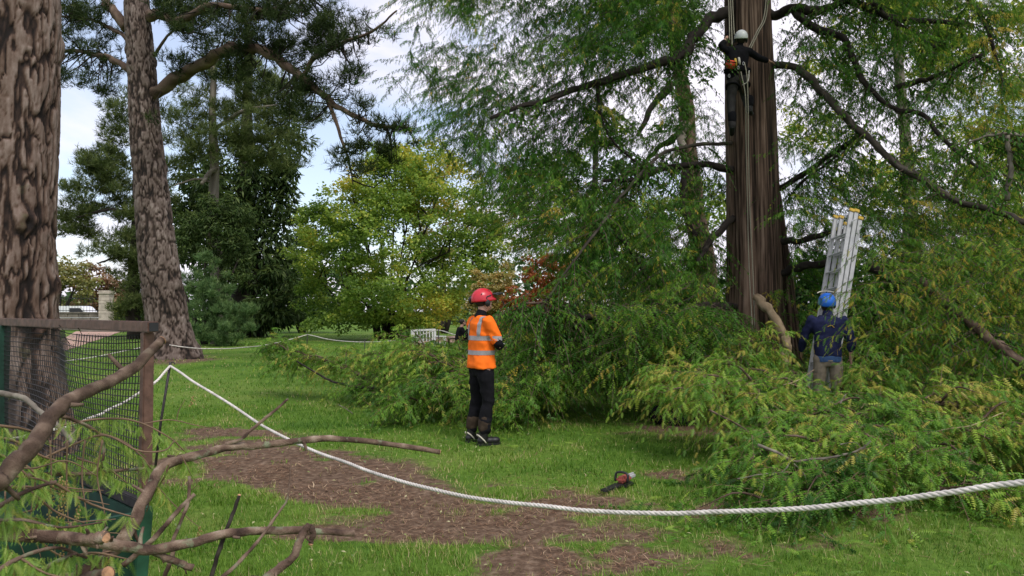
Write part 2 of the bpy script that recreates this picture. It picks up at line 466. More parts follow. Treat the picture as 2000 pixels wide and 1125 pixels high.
def soil(x, y, z=None):
    x = np.asarray(x, float); y = np.asarray(y, float)
    px, py = PX(np.stack([x, y, np.zeros_like(x)], -1).reshape(-1, 3))
    px = px.reshape(x.shape); py = py.reshape(x.shape)
    s = np.zeros_like(x)
    for cx, cy, rx, ry, a in SOIL:
        q = ((px - cx) / rx) ** 2 + ((py - cy) / ry) ** 2
        s = np.maximum(s, a * np.exp(-q * .75))
    for cx, cy, rx, ry, a in TURF:
        q = ((px - cx) / rx) ** 2 + ((py - cy) / ry) ** 2
        s = s - a * np.exp(-q * 1.1)
    n = fbm(x * 2.2, y * 2.2, seed=21, oct=4) - .5
    n2 = fbm(x * 9, y * 9, seed=31, oct=3) - .5
    s = np.where(y < 30, s + n * 1.5 * np.clip(s * 3, .12, 1) + n2 * .8 * np.clip(s * 3, .2, 1), 0)
    return np.clip(s, 0, 1)

def grid_axis(lo, dense0, dense1, hi, step):
    a = [dense0]
    while a[-1] < dense1: a.append(a[-1] + step)
    s = step
    while a[-1] < hi: s *= 1.35; a.append(a[-1] + s)
    b = []; s = step; q = dense0
    while q > lo: s *= 1.35; q -= s; b.append(q)
    return np.array(b[::-1] + a)
xs = grid_axis(-900, -7, 9, 900, .11)
ys = grid_axis(-300, 2, 14, 1500, .1)
GX, GY = np.meshgrid(xs, ys)
GZ = gz(GX, GY)
so = soil(GX, GY)
GZ = GZ - .012 * so + (vnoise(GX * 7, GY * 7, seed=5) - .5) * .02 * ((GY > 1) & (GY < 16))
nx = len(xs); ny = len(ys)
ii = (np.arange(ny - 1)[:, None] * nx + np.arange(nx - 1)[None, :]).ravel()
gF = np.stack([ii, ii + 1, ii + nx + 1, ii + nx], -1)
m, nt, b, o = mat_new('lawn and worn earth')
t = N(nt, 'ShaderNodeTexCoord')
a = N(nt, 'ShaderNodeAttribute', attribute_name='tint')
n1 = N(nt, 'ShaderNodeTexNoise'); n1.inputs['Scale'].default_value = .45; n1.inputs['Detail'].default_value = 8; n1.inputs['Roughness'].default_value = .6
n2 = N(nt, 'ShaderNodeTexNoise'); n2.inputs['Scale'].default_value = 14; n2.inputs['Detail'].default_value = 8; n2.inputs['Roughness'].default_value = .7
n3 = N(nt, 'ShaderNodeTexNoise'); n3.inputs['Scale'].default_value = 70; n3.inputs['Detail'].default_value = 4
for q in (n1, n2, n3): nt.links.new(t.outputs['Object'], q.inputs['Vector'])
g1 = ramp(nt, [(.3, (.045, .12, .012)), (.5, (.11, .20, .028)), (.72, (.20, .245, .06))])
g2 = ramp(nt, [(.25, (.45, .5, .45)), (.6, (1, 1, 1)), (.8, (1.25, 1.2, 1.2))])
nt.links.new(n1.outputs['Fac'], g1.inputs['Fac']); nt.links.new(n2.outputs['Fac'], g2.inputs['Fac'])
mg = N(nt, 'ShaderNodeMix', data_type='RGBA', blend_type='MULTIPLY'); mg.inputs['Factor'].default_value = 1
nt.links.new(g1.outputs['Color'], mg.inputs['A']); nt.links.new(g2.outputs['Color'], mg.inputs['B'])
s1 = ramp(nt, [(.28, (.05, .031, .021)), (.5, (.125, .082, .055)), (.72, (.26, .19, .135))])
nt.links.new(n2.outputs['Fac'], s1.inputs['Fac'])
ma = N(nt, 'ShaderNodeMath', operation='MULTIPLY_ADD'); ma.inputs[1].default_value = .5; ma.inputs[2].default_value = -.25
nt.links.new(n3.outputs['Fac'], ma.inputs[0])
ad = N(nt, 'ShaderNodeMath', operation='ADD'); nt.links.new(a.outputs['Fac'], ad.inputs[0]); nt.links.new(ma.outputs[0], ad.inputs[1])
sr = ramp(nt, [(.22, (0, 0, 0)), (.42, (1, 1, 1))]); nt.links.new(ad.outputs[0], sr.inputs['Fac'])
mx = N(nt, 'ShaderNodeMix', data_type='RGBA')
nt.links.new(sr.outputs['Color'], mx.inputs['Factor']); nt.links.new(mg.outputs['Result'], mx.inputs['A']); nt.links.new(s1.outputs['Color'], mx.inputs['B'])
nt.links.new(mx.outputs['Result'], b.inputs['Base Color'])
b.inputs['Roughness'].default_value = .95; b.inputs['Specular IOR Level'].default_value = .1
bp = N(nt, 'ShaderNodeBump'); bp.inputs['Strength'].default_value = .7; bp.inputs['Distance'].default_value = .03
nt.links.new(n2.outputs['Fac'], bp.inputs['Height']); nt.links.new(bp.outputs['Normal'], b.inputs['Normal'])
M['lawn'] = m
tag(Acc().add(np.stack([GX, GY, GZ], -1).reshape(-1, 3), gF, so.ravel()).build('lawn', M['lawn'], None, True), 'green lawn with worn brown earth patches', kind='structure')

def ribbon(name, mat, left, right, n=24, lift=.012, label=None):
    l = spline(left, n); r = spline(right, n)
    k = 8
    V = np.concatenate([l * (1 - f) + r * f for f in np.linspace(0, 1, k)])
    V = np.column_stack([V[:, 0], V[:, 1], gz(V[:, 0], V[:, 1]) + lift])
    F = [[i + n * j, i + 1 + n * j, i + 1 + n * (j + 1), i + n * (j + 1)] for j in range(k - 1) for i in range(n - 1)]
    return tag(Acc().add(V, np.array(F)).build(name, mat), label, kind='structure')
G = lambda px, d: [(px - 1000) / FPX * d, d]
ribbon('sandy_path', M['path'], [G(-60, 26), G(60, 30), G(118, 40), G(150, 58)], [G(-100, 20), G(70, 24), G(180, 38), G(236, 56)], label='pinkish sandy path curving across the lawn to the gate')
ribbon('gravel_path', M['path'], [G(820, 33), G(860, 36), G(960, 40)], [G(800, 42), G(860, 46), G(980, 52)], label='pale sandy path beyond the white bench')

# ================================================================== foliage generators
LENS_V = np.array([[0, 0, 0], [.42, .5, -.12], [.42, -.5, -.12], [.5, 0, .04], [1, 0, -.16]], float)
LENS_F = np.array([[0, 2, 3], [0, 3, 1], [1, 3, 4], [3, 2, 4]])
FEATH_V = np.array([q for t, sp in ((0, .44), (.40, .36)) for sd in (1, -1) for q in ([t, .03 * sd, 0], [t + .30, .02 * sd, -.03], [t + .60, sp * sd, -.10 - t * .1])], float)
FEATH_F = np.array([[0, 1, 2], [4, 3, 5], [6, 7, 8], [10, 9, 11]])
LEAF_V = np.array([[0, 0, 0], [.5, .5, .05], [.5, -.5, .05], [1, 0, -.12]], float)
LEAF_F = np.array([[0, 2, 1], [1, 2, 3]])
def comb_template(n, gap=.62):
    V, F = [[0, .02, 0], [0, -.02, 0], [1, 0, -.22]], [[0, 1, 2]]
    for i in range(n):
        t = .06 + .90 * i / n
        wd = .5 * (math.sin(math.pi * min(1, .18 + t * .86)) ** .7)
        z = -.22 * t * t
        for s in (1, -1):
            k = len(V)
            V += [[t, .01 * s, z], [t + gap / n, .01 * s, z], [t + .09, wd * s, z - .07 + .03 * math.sin(i * 2.1 + s)]]
            F.append([k, k + 1, k + 2] if s < 0 else [k + 1, k, k + 2])
    return np.array(V, float), np.array(F)
COMB5 = comb_template(5); COMB9 = comb_template(9); COMB8 = comb_template(6, .78); COMB4 = comb_template(4, .72)
COMB16 = comb_template(16, .5)
def place(acc, tpl, pos, X, Nn, Ln, W, tint, depth=None):
    """instances of a small template along X, face turned to Nn, all in one mesh"""
    TV, TF = tpl
    X = nrm(X); Y = nrm(np.cross(Nn, X)); Z = np.cross(X, Y)
    n = len(pos); k = len(TV)
    Ln = np.broadcast_to(Ln, (n,)); W = np.broadcast_to(W, (n,))
    V = (pos[:, None, :] + X[:, None, :] * (TV[None, :, :1] * Ln[:, None, None]) + Y[:, None, :] * (TV[None, :, 1:2] * W[:, None, None]) + Z[:, None, :] * (TV[None, :, 2:] * Ln[:, None, None]))
    F = TF[None] + (np.arange(n) * k)[:, None, None]
    acc.add(V.reshape(-1, 3), F.reshape(-1, TF.shape[1]), np.repeat(np.broadcast_to(tint, (n,)), k))
def rdir(n):
    v = rng.normal(size=(n, 3)); return nrm(v)
def blob_pts(blobs, n, shell=.55):
    """points in a set of (centre, (rx,ry,rz)) clumps, gathered towards their outside"""
    wt = np.array([r[0] * r[1] * r[2] for c, r in blobs]) ** .7; wt /= wt.sum()
    k = rng.choice(len(blobs), n, p=wt)
    C = np.array([c for c, r in blobs])[k]; Rr = np.array([r for c, r in blobs])[k]
    d = rdir(n); rr = shell + (1 - shell) * rng.random(n) ** .6
    rr = rr * (.85 + .3 * rng.random(n))
    return C + d * Rr * rr[:, None], d
def subclumps(blobs, m, f=(.25, .45)):
    """break big clumps into m smaller uneven ones"""
    p, d = blob_pts(blobs, m, .35)
    s = np.array([np.mean(r) for c, r in blobs]).mean()
    return [(q, np.array([1, 1, .62]) * s * rng.uniform(*f)) for q in p]
def pblob(px, py, d, rx, rz, ry=None):
    """clump given by photo pixel, distance and pixel half-sizes"""
    k = d / FPX
    return (P(px, py, d), np.array([rx * k, (rx * k) if ry is None else ry, rz * k]))

def add_sprays(fr, tw, P0, D, Ls, nf, droop, hang, fl, fw, tint0, tpl=(LENS_V, LENS_F), twr=.004, tintvar=.22, spread=.8, gold=0.0, jit=.28):
    """twigs P0+D*L bending down, fronds alternating to both sides and hanging"""
    n = len(P0)
    t = np.linspace(.12, 1, nf)[None, :, None]
    Ls = np.broadcast_to(Ls, (n,)); dr = np.broadcast_to(droop, (n,))
    D = nrm(D)
    down = np.array([0, 0, -1.0])
    pos = P0[:, None] + D[:, None] * Ls[:, None, None] * t + down * (dr * Ls)[:, None, None] * t ** 2
    tan = nrm(D[:, None] + down * 2 * dr[:, None, None] * t)
    side = nrm(np.cross(tan, np.array([0, 0, 1.0]) + rng.normal(size=(n, 1, 3)) * .25))
    sg = np.where(np.arange(nf) % 2, 1, -1)[None, :, None]
    fd = tan * .55 + side * sg * spread + down * hang + rng.normal(size=(n, nf, 3)) * jit
    fd[:, -1] = tan[:, -1] + down * hang * .5
    nn = np.cross(fd, np.cross(np.array([0, 0, 1.0]) + rng.normal(size=(n, nf, 3)) * .45, fd))
    sz = (1 - .45 * t[..., 0]) * rng.uniform(.7, 1.25, (n, nf))
    tt = np.broadcast_to(tint0, (n,))[:, None] + rng.normal(size=(n, nf)) * tintvar * .6 + .12 * t[..., 0]
    if gold: tt = np.where(rng.random((n, nf)) < gold, 1.0, tt)
    place(fr, tpl, pos.reshape(-1, 3), fd.reshape(-1, 3), nn.reshape(-1, 3), (fl * sz).ravel(), (fw * (.6 + .4 * sz)).ravel(), np.clip(tt, 0, 1).ravel())
    if tw is not None:
        ts = np.array([0, 1.0])[None, :, None] if n > 1500 else np.array([0, .5, 1.0])[None, :, None]
        m_ = ts.shape[1]
        C = P0[:, None] + D[:, None] * Ls[:, None, None] * ts + down * (dr * Ls)[:, None, None] * ts ** 2
        a = np.array([0, 2.1, 4.2])
        s1 = nrm(np.cross(D, [0.1, .2, 1.0])); s2 = np.cross(D, s1)
        off = np.cos(a)[None, :, None] * s1[:, None] + np.sin(a)[None, :, None] * s2[:, None]
        rr = (np.array([1, .35]) if m_ == 2 else np.array([1, .75, .35]))[None, :, None, None] * (twr if np.isscalar(twr) else np.asarray(twr)[:, None, None, None])
        V = C[:, :, None] + off[:, None] * rr
        f = []
        for i in range(m_ - 1):
            for j in range(3):
                k = (j + 1) % 3
                f.append([i * 3 + j, i * 3 + k, i * 3 + 3 + k, i * 3 + 3 + j])
        F = np.array(f)[None] + (np.arange(n) * 3 * m_)[:, None, None]
        tw.add(V.reshape(-1, 3), F.reshape(-1, 4))
def add_tufts(acc, pos, ax, K, ln, wd, tint, open_=.75):
    """needle tufts: K slim needles fanning round an axis"""
    n = len(pos)
    d = nrm(ax[:, None] * 1.0 + rng.normal(size=(n, K, 3)) * open_)
    l = (np.broadcast_to(ln, (n,))[:, None] * rng.uniform(.7, 1.15, (n, K)))
    b = pos[:, None] + nrm(ax)[:, None] * (rng.random((n, K, 1)) - .6) * l[..., None] * .9
    s = nrm(np.cross(d, rng.normal(size=(n, K, 3)))) * wd
    V = np.stack([b - s, b + s, b + d * l[..., None]], 2).reshape(-1, 3)
    tt = np.clip(np.broadcast_to(tint, (n,))[:, None] + rng.normal(size=(n, K)) * .1, 0, 1)
    acc.add(V, np.arange(n * K * 3).reshape(-1, 3), np.repeat(tt.ravel(), 3))
def add_leaves(acc, pos, ln, wd, tint, up=.6):
    n = len(pos)
    d = rdir(n); d[:, 2] = d[:, 2] * .5 - .25
    nn = nrm(rng.normal(size=(n, 3)) + np.array([0, 0, up]) * 2)
    place(acc, (LEAF_V, LEAF_F), pos, d, nn, ln * rng.uniform(.6, 1.25, n), wd * rng.uniform(.7, 1.2, n), np.clip(tint, 0, 1))
def child(name, acc, mat, parent, smooth=False, stuff=False):
    o = acc.build(name, mat, parent, smooth)
    if stuff: o['kind'] = 'stuff'
    return o

def trunk_mesh(acc, C, rad, nu, kind, seed, cell=(.10, .34), depth=.03, flare=None):
    """a trunk as a fine grid displaced into bark plates and fissures"""
    C = np.asarray(C); n = len(C)
    rad = np.asarray(rad, float)
    th = np.linspace(0, 2 * np.pi, nu, endpoint=False)
    TH, I = np.meshgrid(th, np.arange(n))
    s = np.concatenate([[0], np.cumsum(np.linalg.norm(np.diff(C, axis=0), axis=1))])
    Z = s[I]; r0 = rad[I]
    circ = 2 * np.pi * float(np.median(rad))
    cx, sx = np.cos(TH), np.sin(TH)
    if kind == 'plates':
        Rm = float(np.median(rad)); K = Rm / cell[0] * .5
        nc = max(6, int(circ / (cell[0] * 1.3)))
        wob = (fbm(cx * 2, sx * 2, Z * .9, seed, 3) - .5) * .9 + (fbm(cx * 6, sx * 6, Z * 5, seed + 2, 2) - .5) * .35
        def net(sd, kz, kk):
            q = .7 * vnoise(cx * K * kk + wob, sx * K * kk - wob, Z * kz, sd) + .3 * vnoise(cx * K * kk * 2.2, sx * K * kk * 2.2 + wob, Z * kz * 2.2, sd + 1)
            return np.abs(q - .5)
        f_a = sstep(.012, .062, net(seed, 1 / cell[1], 1.0)); f_b = sstep(.010, .05, net(seed + 40, 1.25 / cell[1], 1.3))
        u = TH / (2 * np.pi) * nc + wob
        v = Z / cell[1] * 1.5 + (fbm(cx * 4, sx * 4, Z * 3, seed + 5, 3) - .5) * 2.5
        f1, f2, cid = worley(u, v, nc, seed)
        cross = sstep(.0, .09, f2 - f1)
        plate = np.minimum(f_a, f_b) * (.55 + .45 * cross)
        fine = fbm(cx * r0 * 40, sx * r0 * 40, Z * 9, seed + 9, 3)
        big = fbm(cx * 2.2, sx * 2.2, Z * .9, seed + 30, 3) - .5
        h = plate * (.8 + .2 * cid) + (fine - .5) * .18
        tint = np.clip(.05 + plate * (.54 + .18 * (cid - .5)) + (fine - .5) * .45 + big * .30, 0, 1)
        r = r0 + depth * (h - .6)
        # bulges and old branch scars
        r = r + .05 * (fbm(cx * 1.5, sx * 1.5, Z * .8, seed + 12, 2) - .5) * r0 / .4
        for q in range(22):
            zq = (_h(np.array(q), np.array(1), np.array(seed), 4)) * s[-1]; tq = _h(np.array(q), np.array(2), np.array(seed), 4) * 6.283
            dd = (np.angle(np.exp(1j * (TH - tq))) * r0 / .09) ** 2 + ((Z - zq) / .10) ** 2
            r = r + .085 * np.exp(-dd * .8) - .08 * np.exp(-dd * 5); tint = tint * (1 - .75 * np.exp(-dd * 2))
    else:
        fib = fbm(cx * 11 + Z * .25, sx * 11, Z * 1.1, seed, 4)
        f2_ = fbm(cx * 26, sx * 26, Z * .9, seed + 4, 3)
        rid = 1 - np.abs(fib * 2 - 1)
        lob = fbm(cx * 1.6, sx * 1.6, Z * .12, seed + 8, 2) - .5
        r = r0 * (1 + .14 * lob * (1 + (flare[I] if flare is not None else 0) * 3)) + depth * (rid - .5) + depth * .8 * (f2_ - .5)
        if flare is not None:
            for t0_, wd_, am_ in ((-1.86, .20, .17), (-.62, .22, .10), (-2.75, .25, .12), (1.2, .3, .15)):
                r = r - r0 * am_ * np.exp(-(np.angle(np.exp(1j * (TH - t0_ - .05 * np.sin(Z * .8)))) / wd_) ** 2) * np.clip(.55 + flare[I] * .8, 0, 1.1)
        big = fbm(cx * 2, sx * 2, Z * .4, seed + 20, 3) - .5
        tint = np.clip(.42 + (rid - .75) * .7 + (f2_ - .5) * 1.5 + big * .9, 0, 1)
    V = np.stack([C[I, 0] + r * cx, C[I, 1] + r * sx, C[I, 2]], -1).reshape(-1, 3)
    i = np.arange(n - 1)[:, None] * nu; j = np.arange(nu)[None]; k = (np.arange(nu) + 1) % nu
    F = np.stack([i + j, i + k, i + nu + k, i + nu + j], -1).reshape(-1, 4)
    acc.add(V, F, tint.ravel())
def path_z(pts, z0, z1, n):
    """polyline through photo points given as (px,py,d) -> centre line sampled in z"""
    W = np.array([P(*p) for p in pts])
    W = W[np.argsort(W[:, 2])]
    z = np.linspace(z0, z1, n)
    fx = np.polyfit(W[:, 2], W[:, 0], min(3, len(W) - 1)); fy = np.polyfit(W[:, 2], W[:, 1], 1)
    zc = np.clip(z, W[0, 2] - .6, W[-1, 2] + 1.0)
    return np.stack([np.polyval(fx, zc), np.polyval(fy, z), z], -1)

# ================================================================== the big pines on the left
def base_at(px, d, z=None):
    x = (px - 1000) / FPX * d
    return np.array([x, d, float(gz(x, d)) if z is None else z])

b0 = base_at(8, 8.2)
bigpine = thing('pine_tree', 'massive pine trunk with thick plated bark behind the wire mesh', 'tree', b0)
zz = np.linspace(-.1, 9.0, 290)
Cx = np.interp(zz, [0, 1.5, 3, 4.9, 9], [b0[0] + .02, b0[0], b0[0] - .02, b0[0] - .02, b0[0] - .1])
Cc = np.stack([Cx, np.full_like(zz, b0[1]), zz], -1)
rr = np.interp(zz, [0, .5, 1.2, 3, 5, 9], [.74, .62, .52, .485, .50, .43])
ac = Acc(); trunk_mesh(ac, Cc, rr, 200, 'plates', 11, (.060, .58), .038)
child('trunk', ac, M['pine_bark'], bigpine, True)

b1 = base_at(338, 22)
pine2 = thing('pine_tree', 'leaning pine with grey plated bark and long dark needled limbs over the lawn', 'tree', b1)
Cc = path_z([(340, 706, 22), (318, 560, 22), (300, 420, 22), (282, 220, 22), (272, 60, 22), (263, -40, 22)], b1[2] - .15, 15, 250)
zz = Cc[:, 2] - b1[2]
rr = np.interp(zz, [0, .35, 1.0, 2.5, 5, 8, 10, 15], [.80, .70, .60, .55, .47, .40, .36, .2])
ac = Acc(); trunk_mesh(ac, Cc, rr, 110, 'plates', 23, (.085, .42), .048)
child('trunk', ac, M['pine_bark_grey'], pine2, True)
def px_limb(parent, pts, r0, r1, mat, seed, n=None, sides=8, name='branch'):
    """limb through (px,py,d) points; radii in metres; a part of its tree"""
    a = Acc(); W = np.array([P(*q) for q in pts])
    C = limb(a, W, r0, r1, n or max(10, 5 * len(pts)), sides, .14, seed)
    child(name, a, M[mat], parent, True)
    return C
pine_limbs = [
    ([(300, 185, 22), (345, 155, 21.6), (400, 120, 21), (450, 98, 20.5), (510, 98, 20), (560, 128, 19.6), (600, 160, 19.3), (640, 195, 19), (690, 225, 18.7), (740, 245, 18.5), (800, 250, 18.3)], .20, .035),
    ([(590, 150, 19.3), (620, 110, 19), (670, 85, 18.7), (730, 60, 18.4), (775, 20, 18.2)], .07, .02),
    ([(640, 195, 19), (660, 250, 18.8), (680, 310, 18.6), (690, 360, 18.5)], .06, .015),
    ([(285, 28, 22), (320, 32, 21.4), (350, 42, 20.6), (420, 10, 19.8), (520, 20, 19.5), (600, -10, 19)], .16, .03),
    ([(250, 76, 22), (215, 55, 22.5), (175, 38, 23), (120, 32, 23.4)], .07, .04),
    ([(250, 133, 22), (215, 115, 22.5), (170, 102, 23), (112, 98, 23.5)], .11, .05),
    ([(245, 50, 22), (215, 15, 22.3), (180, -30, 22.6)], .17, .09),
    ([(262, -30, 22), (330, -70, 21.5), (430, -60, 21)], .13, .03),
    ([(300, 110, 22), (330, 66, 21.6), (352, 58, 21.3)], .05, .02),
]
shoots = []
for i, (pts, r0, r1) in enumerate(pine_limbs):
    C = px_limb(pine2, pts, r0, r1, 'branch_brown', 40 + i, sides=9)
    shoots.append(C)
# needle tufts: on shoots round the limbs and in flattened clumps at their ends
nd = Acc(); tw = Acc()
PB = [(470, 60, 20.5, 130, 55), (560, 60, 19.8, 110, 60), (430, 30, 21, 120, 60), (385, 110, 21.5, 60, 45), (640, 40, 19, 80, 45), (700, 80, 18.7, 60, 38), (740, 45, 18.5, 40, 32),
      (650, 130, 19, 60, 40), (610, 190, 19.2, 60, 45), (690, 150, 18.9, 45, 22), (700, 210, 18.6, 40, 26), (700, 270, 18.6, 55, 38), (760, 270, 18.4, 55, 32), (790, 245, 18.3, 30, 24), (690, 330, 18.5, 38, 42),
      (740, 320, 18.6, 40, 40), (160, 60, 23, 60, 55), (200, 100, 22.7, 50, 40), (150, 150, 23, 55, 28), (190, 160, 22.8, 40, 26), (130, 20, 23.2, 50, 35), (350, 20, 21.5, 55, 40), (560, 190, 19.8, 50, 45), (500, 130, 20.4, 70, 50),
      (310, 225, 21.2, 22, 26), (345, 10, 21, 60, 40), (210, 30, 22.4, 30, 30), (560, 0, 19.5, 100, 40)]
blobs = [pblob(*q) for q in PB]
sub = subclumps(blobs, 430, (.30, .5))
pos, dd = blob_pts(sub, 7600, .15)
ax = nrm(dd * .6 + np.array([0, 0, .55]) + rng.normal(size=dd.shape) * .3)
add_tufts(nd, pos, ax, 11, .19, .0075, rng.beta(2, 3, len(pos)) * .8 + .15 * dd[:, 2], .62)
for C in shoots:      # twiglets joining the clumps to the limbs
    pass
near = np.vstack(shoots)
cs = np.array([c for c, r in sub])
for c in cs:
    j = np.argmin(((near - c) ** 2).sum(1))
    if np.linalg.norm(near[j] - c) < 2.2:
        mid = (near[j] + c) / 2 + rng.normal(size=3) * .12 + np.array([0, 0, -.1])
        add_tube(tw, spline([near[j], mid, c + rng.normal(size=3) * .1], 5), np.linspace(.022, .007, 5), 4, False)
child('twigs', tw, M['branch_dark'], pine2, False, True)
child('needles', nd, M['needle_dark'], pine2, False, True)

# ------------------------------------------------------------------ other conifers beyond the lawn
def conifer_blobs(pts): return [pblob(*q) for q in pts]
def tree_obj(name, label, cat, px, d, r, h, mat, group=None, lean=0, nseg=14, sides=10):
    b = base_at(px, d)
    t = thing(name, label, cat, b, group)
    a = Acc()
    top = b + np.array([lean, 0, h])
    limb(a, [b - np.array([0, 0, .2]), b + np.array([lean * .3, 0, h * .4]), top], r, r * .25, nseg, sides, .1, int(px))
    child('trunk', a, M[mat], t, True)
    return t, b, top
# grey-trunked tall pine with soft mid-green needles
t, bb, top = tree_obj('pine_tree', 'tall pine with bare grey upper trunk and soft green needles behind the leaning pine', 'tree', 425, 36, .46, 14, 'branch_grey', lean=-.4)
nd = Acc()
px_limb(t, [(424, 330, 36), (405, 345, 35.5), (395, 360, 35.2)], .14, .08, 'branch_grey', 3)
px_limb(t, [(415, 355, 36), (380, 350, 35.6), (340, 362, 35.2)], .07, .03, 'branch_grey', 4)
px_limb(t, [(424, 250, 36), (480, 215, 35), (540, 205, 34.5)], .12, .04, 'branch_grey', 5)
bl = conifer_blobs([(430, 190, 36, 60, 55), (480, 170, 35.5, 60, 60), (380, 230, 36, 55, 45), (500, 250, 35, 80, 45), (420, 280, 35.5, 80, 35), (540, 210, 35, 45, 60), (350, 290, 36, 50, 40), (470, 300, 35, 70, 26),
      (560, 170, 35, 40, 40), (600, 220, 35, 36, 30), (390, 150, 36.5, 40, 40), (560, 300, 35, 40, 40), (330, 330, 36, 40, 40), (590, 270, 35.5, 30, 30), (340, 200, 36.5, 40, 40), (460, 110, 36.5, 60, 40)])
sub = subclumps(bl, 300, (.3, .5))
pos, dd = blob_pts(sub, 6500, .2)
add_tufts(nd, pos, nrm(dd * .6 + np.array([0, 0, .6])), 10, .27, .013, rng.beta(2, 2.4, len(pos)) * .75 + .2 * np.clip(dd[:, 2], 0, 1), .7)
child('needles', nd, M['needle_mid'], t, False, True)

# dark tall sequoia-like conifer
t, bb, top = tree_obj('conifer_tree', 'tall dark conifer with hanging branches at the back of the lawn', 'tree', 480, 46, .8, 19, 'branch_dark')
nd = Acc()
bl = conifer_blobs([(450, 420, 46, 80, 50), (520, 330, 46, 60, 60), (560, 290, 46, 40, 50), (540, 390, 46, 45, 60), (410, 480, 46, 80, 50), (480, 520, 45, 90, 60), (540, 480, 46, 40, 60), (520, 580, 45, 60, 60), (430, 370, 46, 60, 40),
      (500, 620, 45, 60, 34), (385, 420, 46, 45, 45), (560, 250, 46, 36, 30), (570, 320, 46, 24, 30), (470, 440, 45, 60, 50), (350, 400, 46, 40, 40), (400, 330, 46.5, 60, 50), (550, 620, 46, 40, 36)])
sub = subclumps(bl, 330, (.28, .5))
pos, dd = blob_pts(sub, 15000, .3)
d = nrm(dd * .6 + np.array([0, 0, -.5]) + rng.normal(size=dd.shape) * .4)
place(nd, (LENS_V, LENS_F), pos, d, rdir(len(pos)) + np.array([0, 0, .8]), rng.uniform(.3, .65, len(pos)), rng.uniform(.09, .18, len(pos)), np.clip(rng.beta(2, 3, len(pos)) + .25 * dd[:, 2], 0, 1))
child('foliage', nd, M['conifer'], t, False, True)

# dark low pine between the two trunks
t, bb, top = tree_obj('pine_tree', 'dark spreading pine with lowest branches above the stone gate pillar', 'tree', 262, 42, .42, 12, 'branch_dark')
nd = Acc()
px_limb(t, [(262, 420, 42), (210, 410, 41.5), (150, 425, 41)], .12, .05, 'branch_dark', 6)
px_limb(t, [(262, 500, 42), (220, 505, 41.5), (190, 515, 41)], .10, .04, 'branch_dark', 7)
bl = conifer_blobs([(165, 350, 42, 50, 40), (215, 330, 42, 50, 40), (150, 410, 42, 50, 30), (215, 400, 42, 60, 40), (255, 480, 41.5, 60, 32), (205, 495, 41.5, 35, 20), (250, 545, 41.5, 50, 26), (270, 590, 41.5, 40, 40), (225, 270, 42.5, 28, 30),
      (240, 210, 42.5, 28, 36), (275, 440, 42, 50, 40), (300, 520, 42, 40, 60), (225, 235, 42.5, 24, 30), (150, 445, 42, 46, 18), (190, 310, 42, 50, 30), (300, 400, 42, 40, 60), (250, 610, 42, 36, 30)])
sub = subclumps(bl, 260, (.3, .55))
pos, dd = blob_pts(sub, 7200, .2)
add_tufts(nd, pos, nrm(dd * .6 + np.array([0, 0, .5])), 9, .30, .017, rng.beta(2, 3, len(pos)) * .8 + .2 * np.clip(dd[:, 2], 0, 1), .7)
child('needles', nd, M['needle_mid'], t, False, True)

# young bluish pine
t, bb, top = tree_obj('young_pine', 'bushy young blue-green pine on the lawn beside the leaning trunk', 'tree', 425, 34, .10, 3.6, 'branch_dark')
nd = Acc()
bl = conifer_blobs([(400, 520, 34, 28, 22), (415, 560, 34, 50, 26), (400, 600, 33.5, 40, 28), (450, 600, 34, 45, 28), (400, 640, 33.5, 36, 30), (450, 640, 33.7, 45, 26), (475, 610, 34, 20, 22), (380, 560, 34, 26, 30), (430, 662, 33.5, 30, 14)])
sub = subclumps(bl, 170, (.28, .42))
pos, dd = blob_pts(sub, 3600, .2)
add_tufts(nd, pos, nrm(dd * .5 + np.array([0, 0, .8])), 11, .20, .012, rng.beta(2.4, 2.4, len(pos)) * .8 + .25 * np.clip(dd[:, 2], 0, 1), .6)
child('needles', nd, M['needle_blue'], t, False, True)

# ------------------------------------------------------------------ the multi-stemmed broadleaf tree in the middle
b = base_at(768, 41)
t = thing('broadleaf_tree', 'round multi-stemmed broadleaf tree turning yellow in the middle of the lawn', 'tree', b)
stems = [(690, 640, 600, 520, 40.5), (715, 620, 640, 430, 41.5), (740, 600, 680, 350, 40), (752, 580, 730, 330, 41), (765, 560, 775, 300, 42), (775, 570, 820, 310, 40.5), (790, 590, 870, 340, 41), (800, 600, 920, 420, 42),
         (812, 610, 945, 500, 40.5), (730, 630, 650, 540, 39), (785, 560, 850, 380, 39.5), (745, 590, 700, 420, 42.5), (700, 580, 655, 480, 41), (800, 560, 900, 480, 40)]
for i, (ax_, ay_, bx_, by_, dd_) in enumerate(stems):
    x0 = 742 + (4.1 * i) % 56
    a = Acc()
    limb(a, [b + np.array([(x0 - 768) / FPX * 41, (i % 3 - 1) * .35, -.1]), P(x0 + (ax_ - x0) * .42, 612, 41 + (dd_ - 41) * .4), P(ax_, ay_ - 25, dd_), P(bx_, by_, dd_)], .13, .025, 14, 7, .1, 60 + i)
    child('stem', a, M['branch_dark'], t, True)
    for q in range(3):
        a = Acc(); f = .35 + .2 * q
        s0 = P(ax_ * (1 - f) + bx_ * f, (ay_ - 25) * (1 - f) + by_ * f, dd_)
        e = s0 + np.array([rng.normal() * 1.2, rng.normal() * 1.2, rng.uniform(.6, 1.8)])
        limb(a, [s0, (s0 + e) / 2 + np.array([0, 0, .2]), e], .05, .015, 7, 5, .1, 80 + i * 3 + q)
        child('branch', a, M['branch_dark'], t, True)
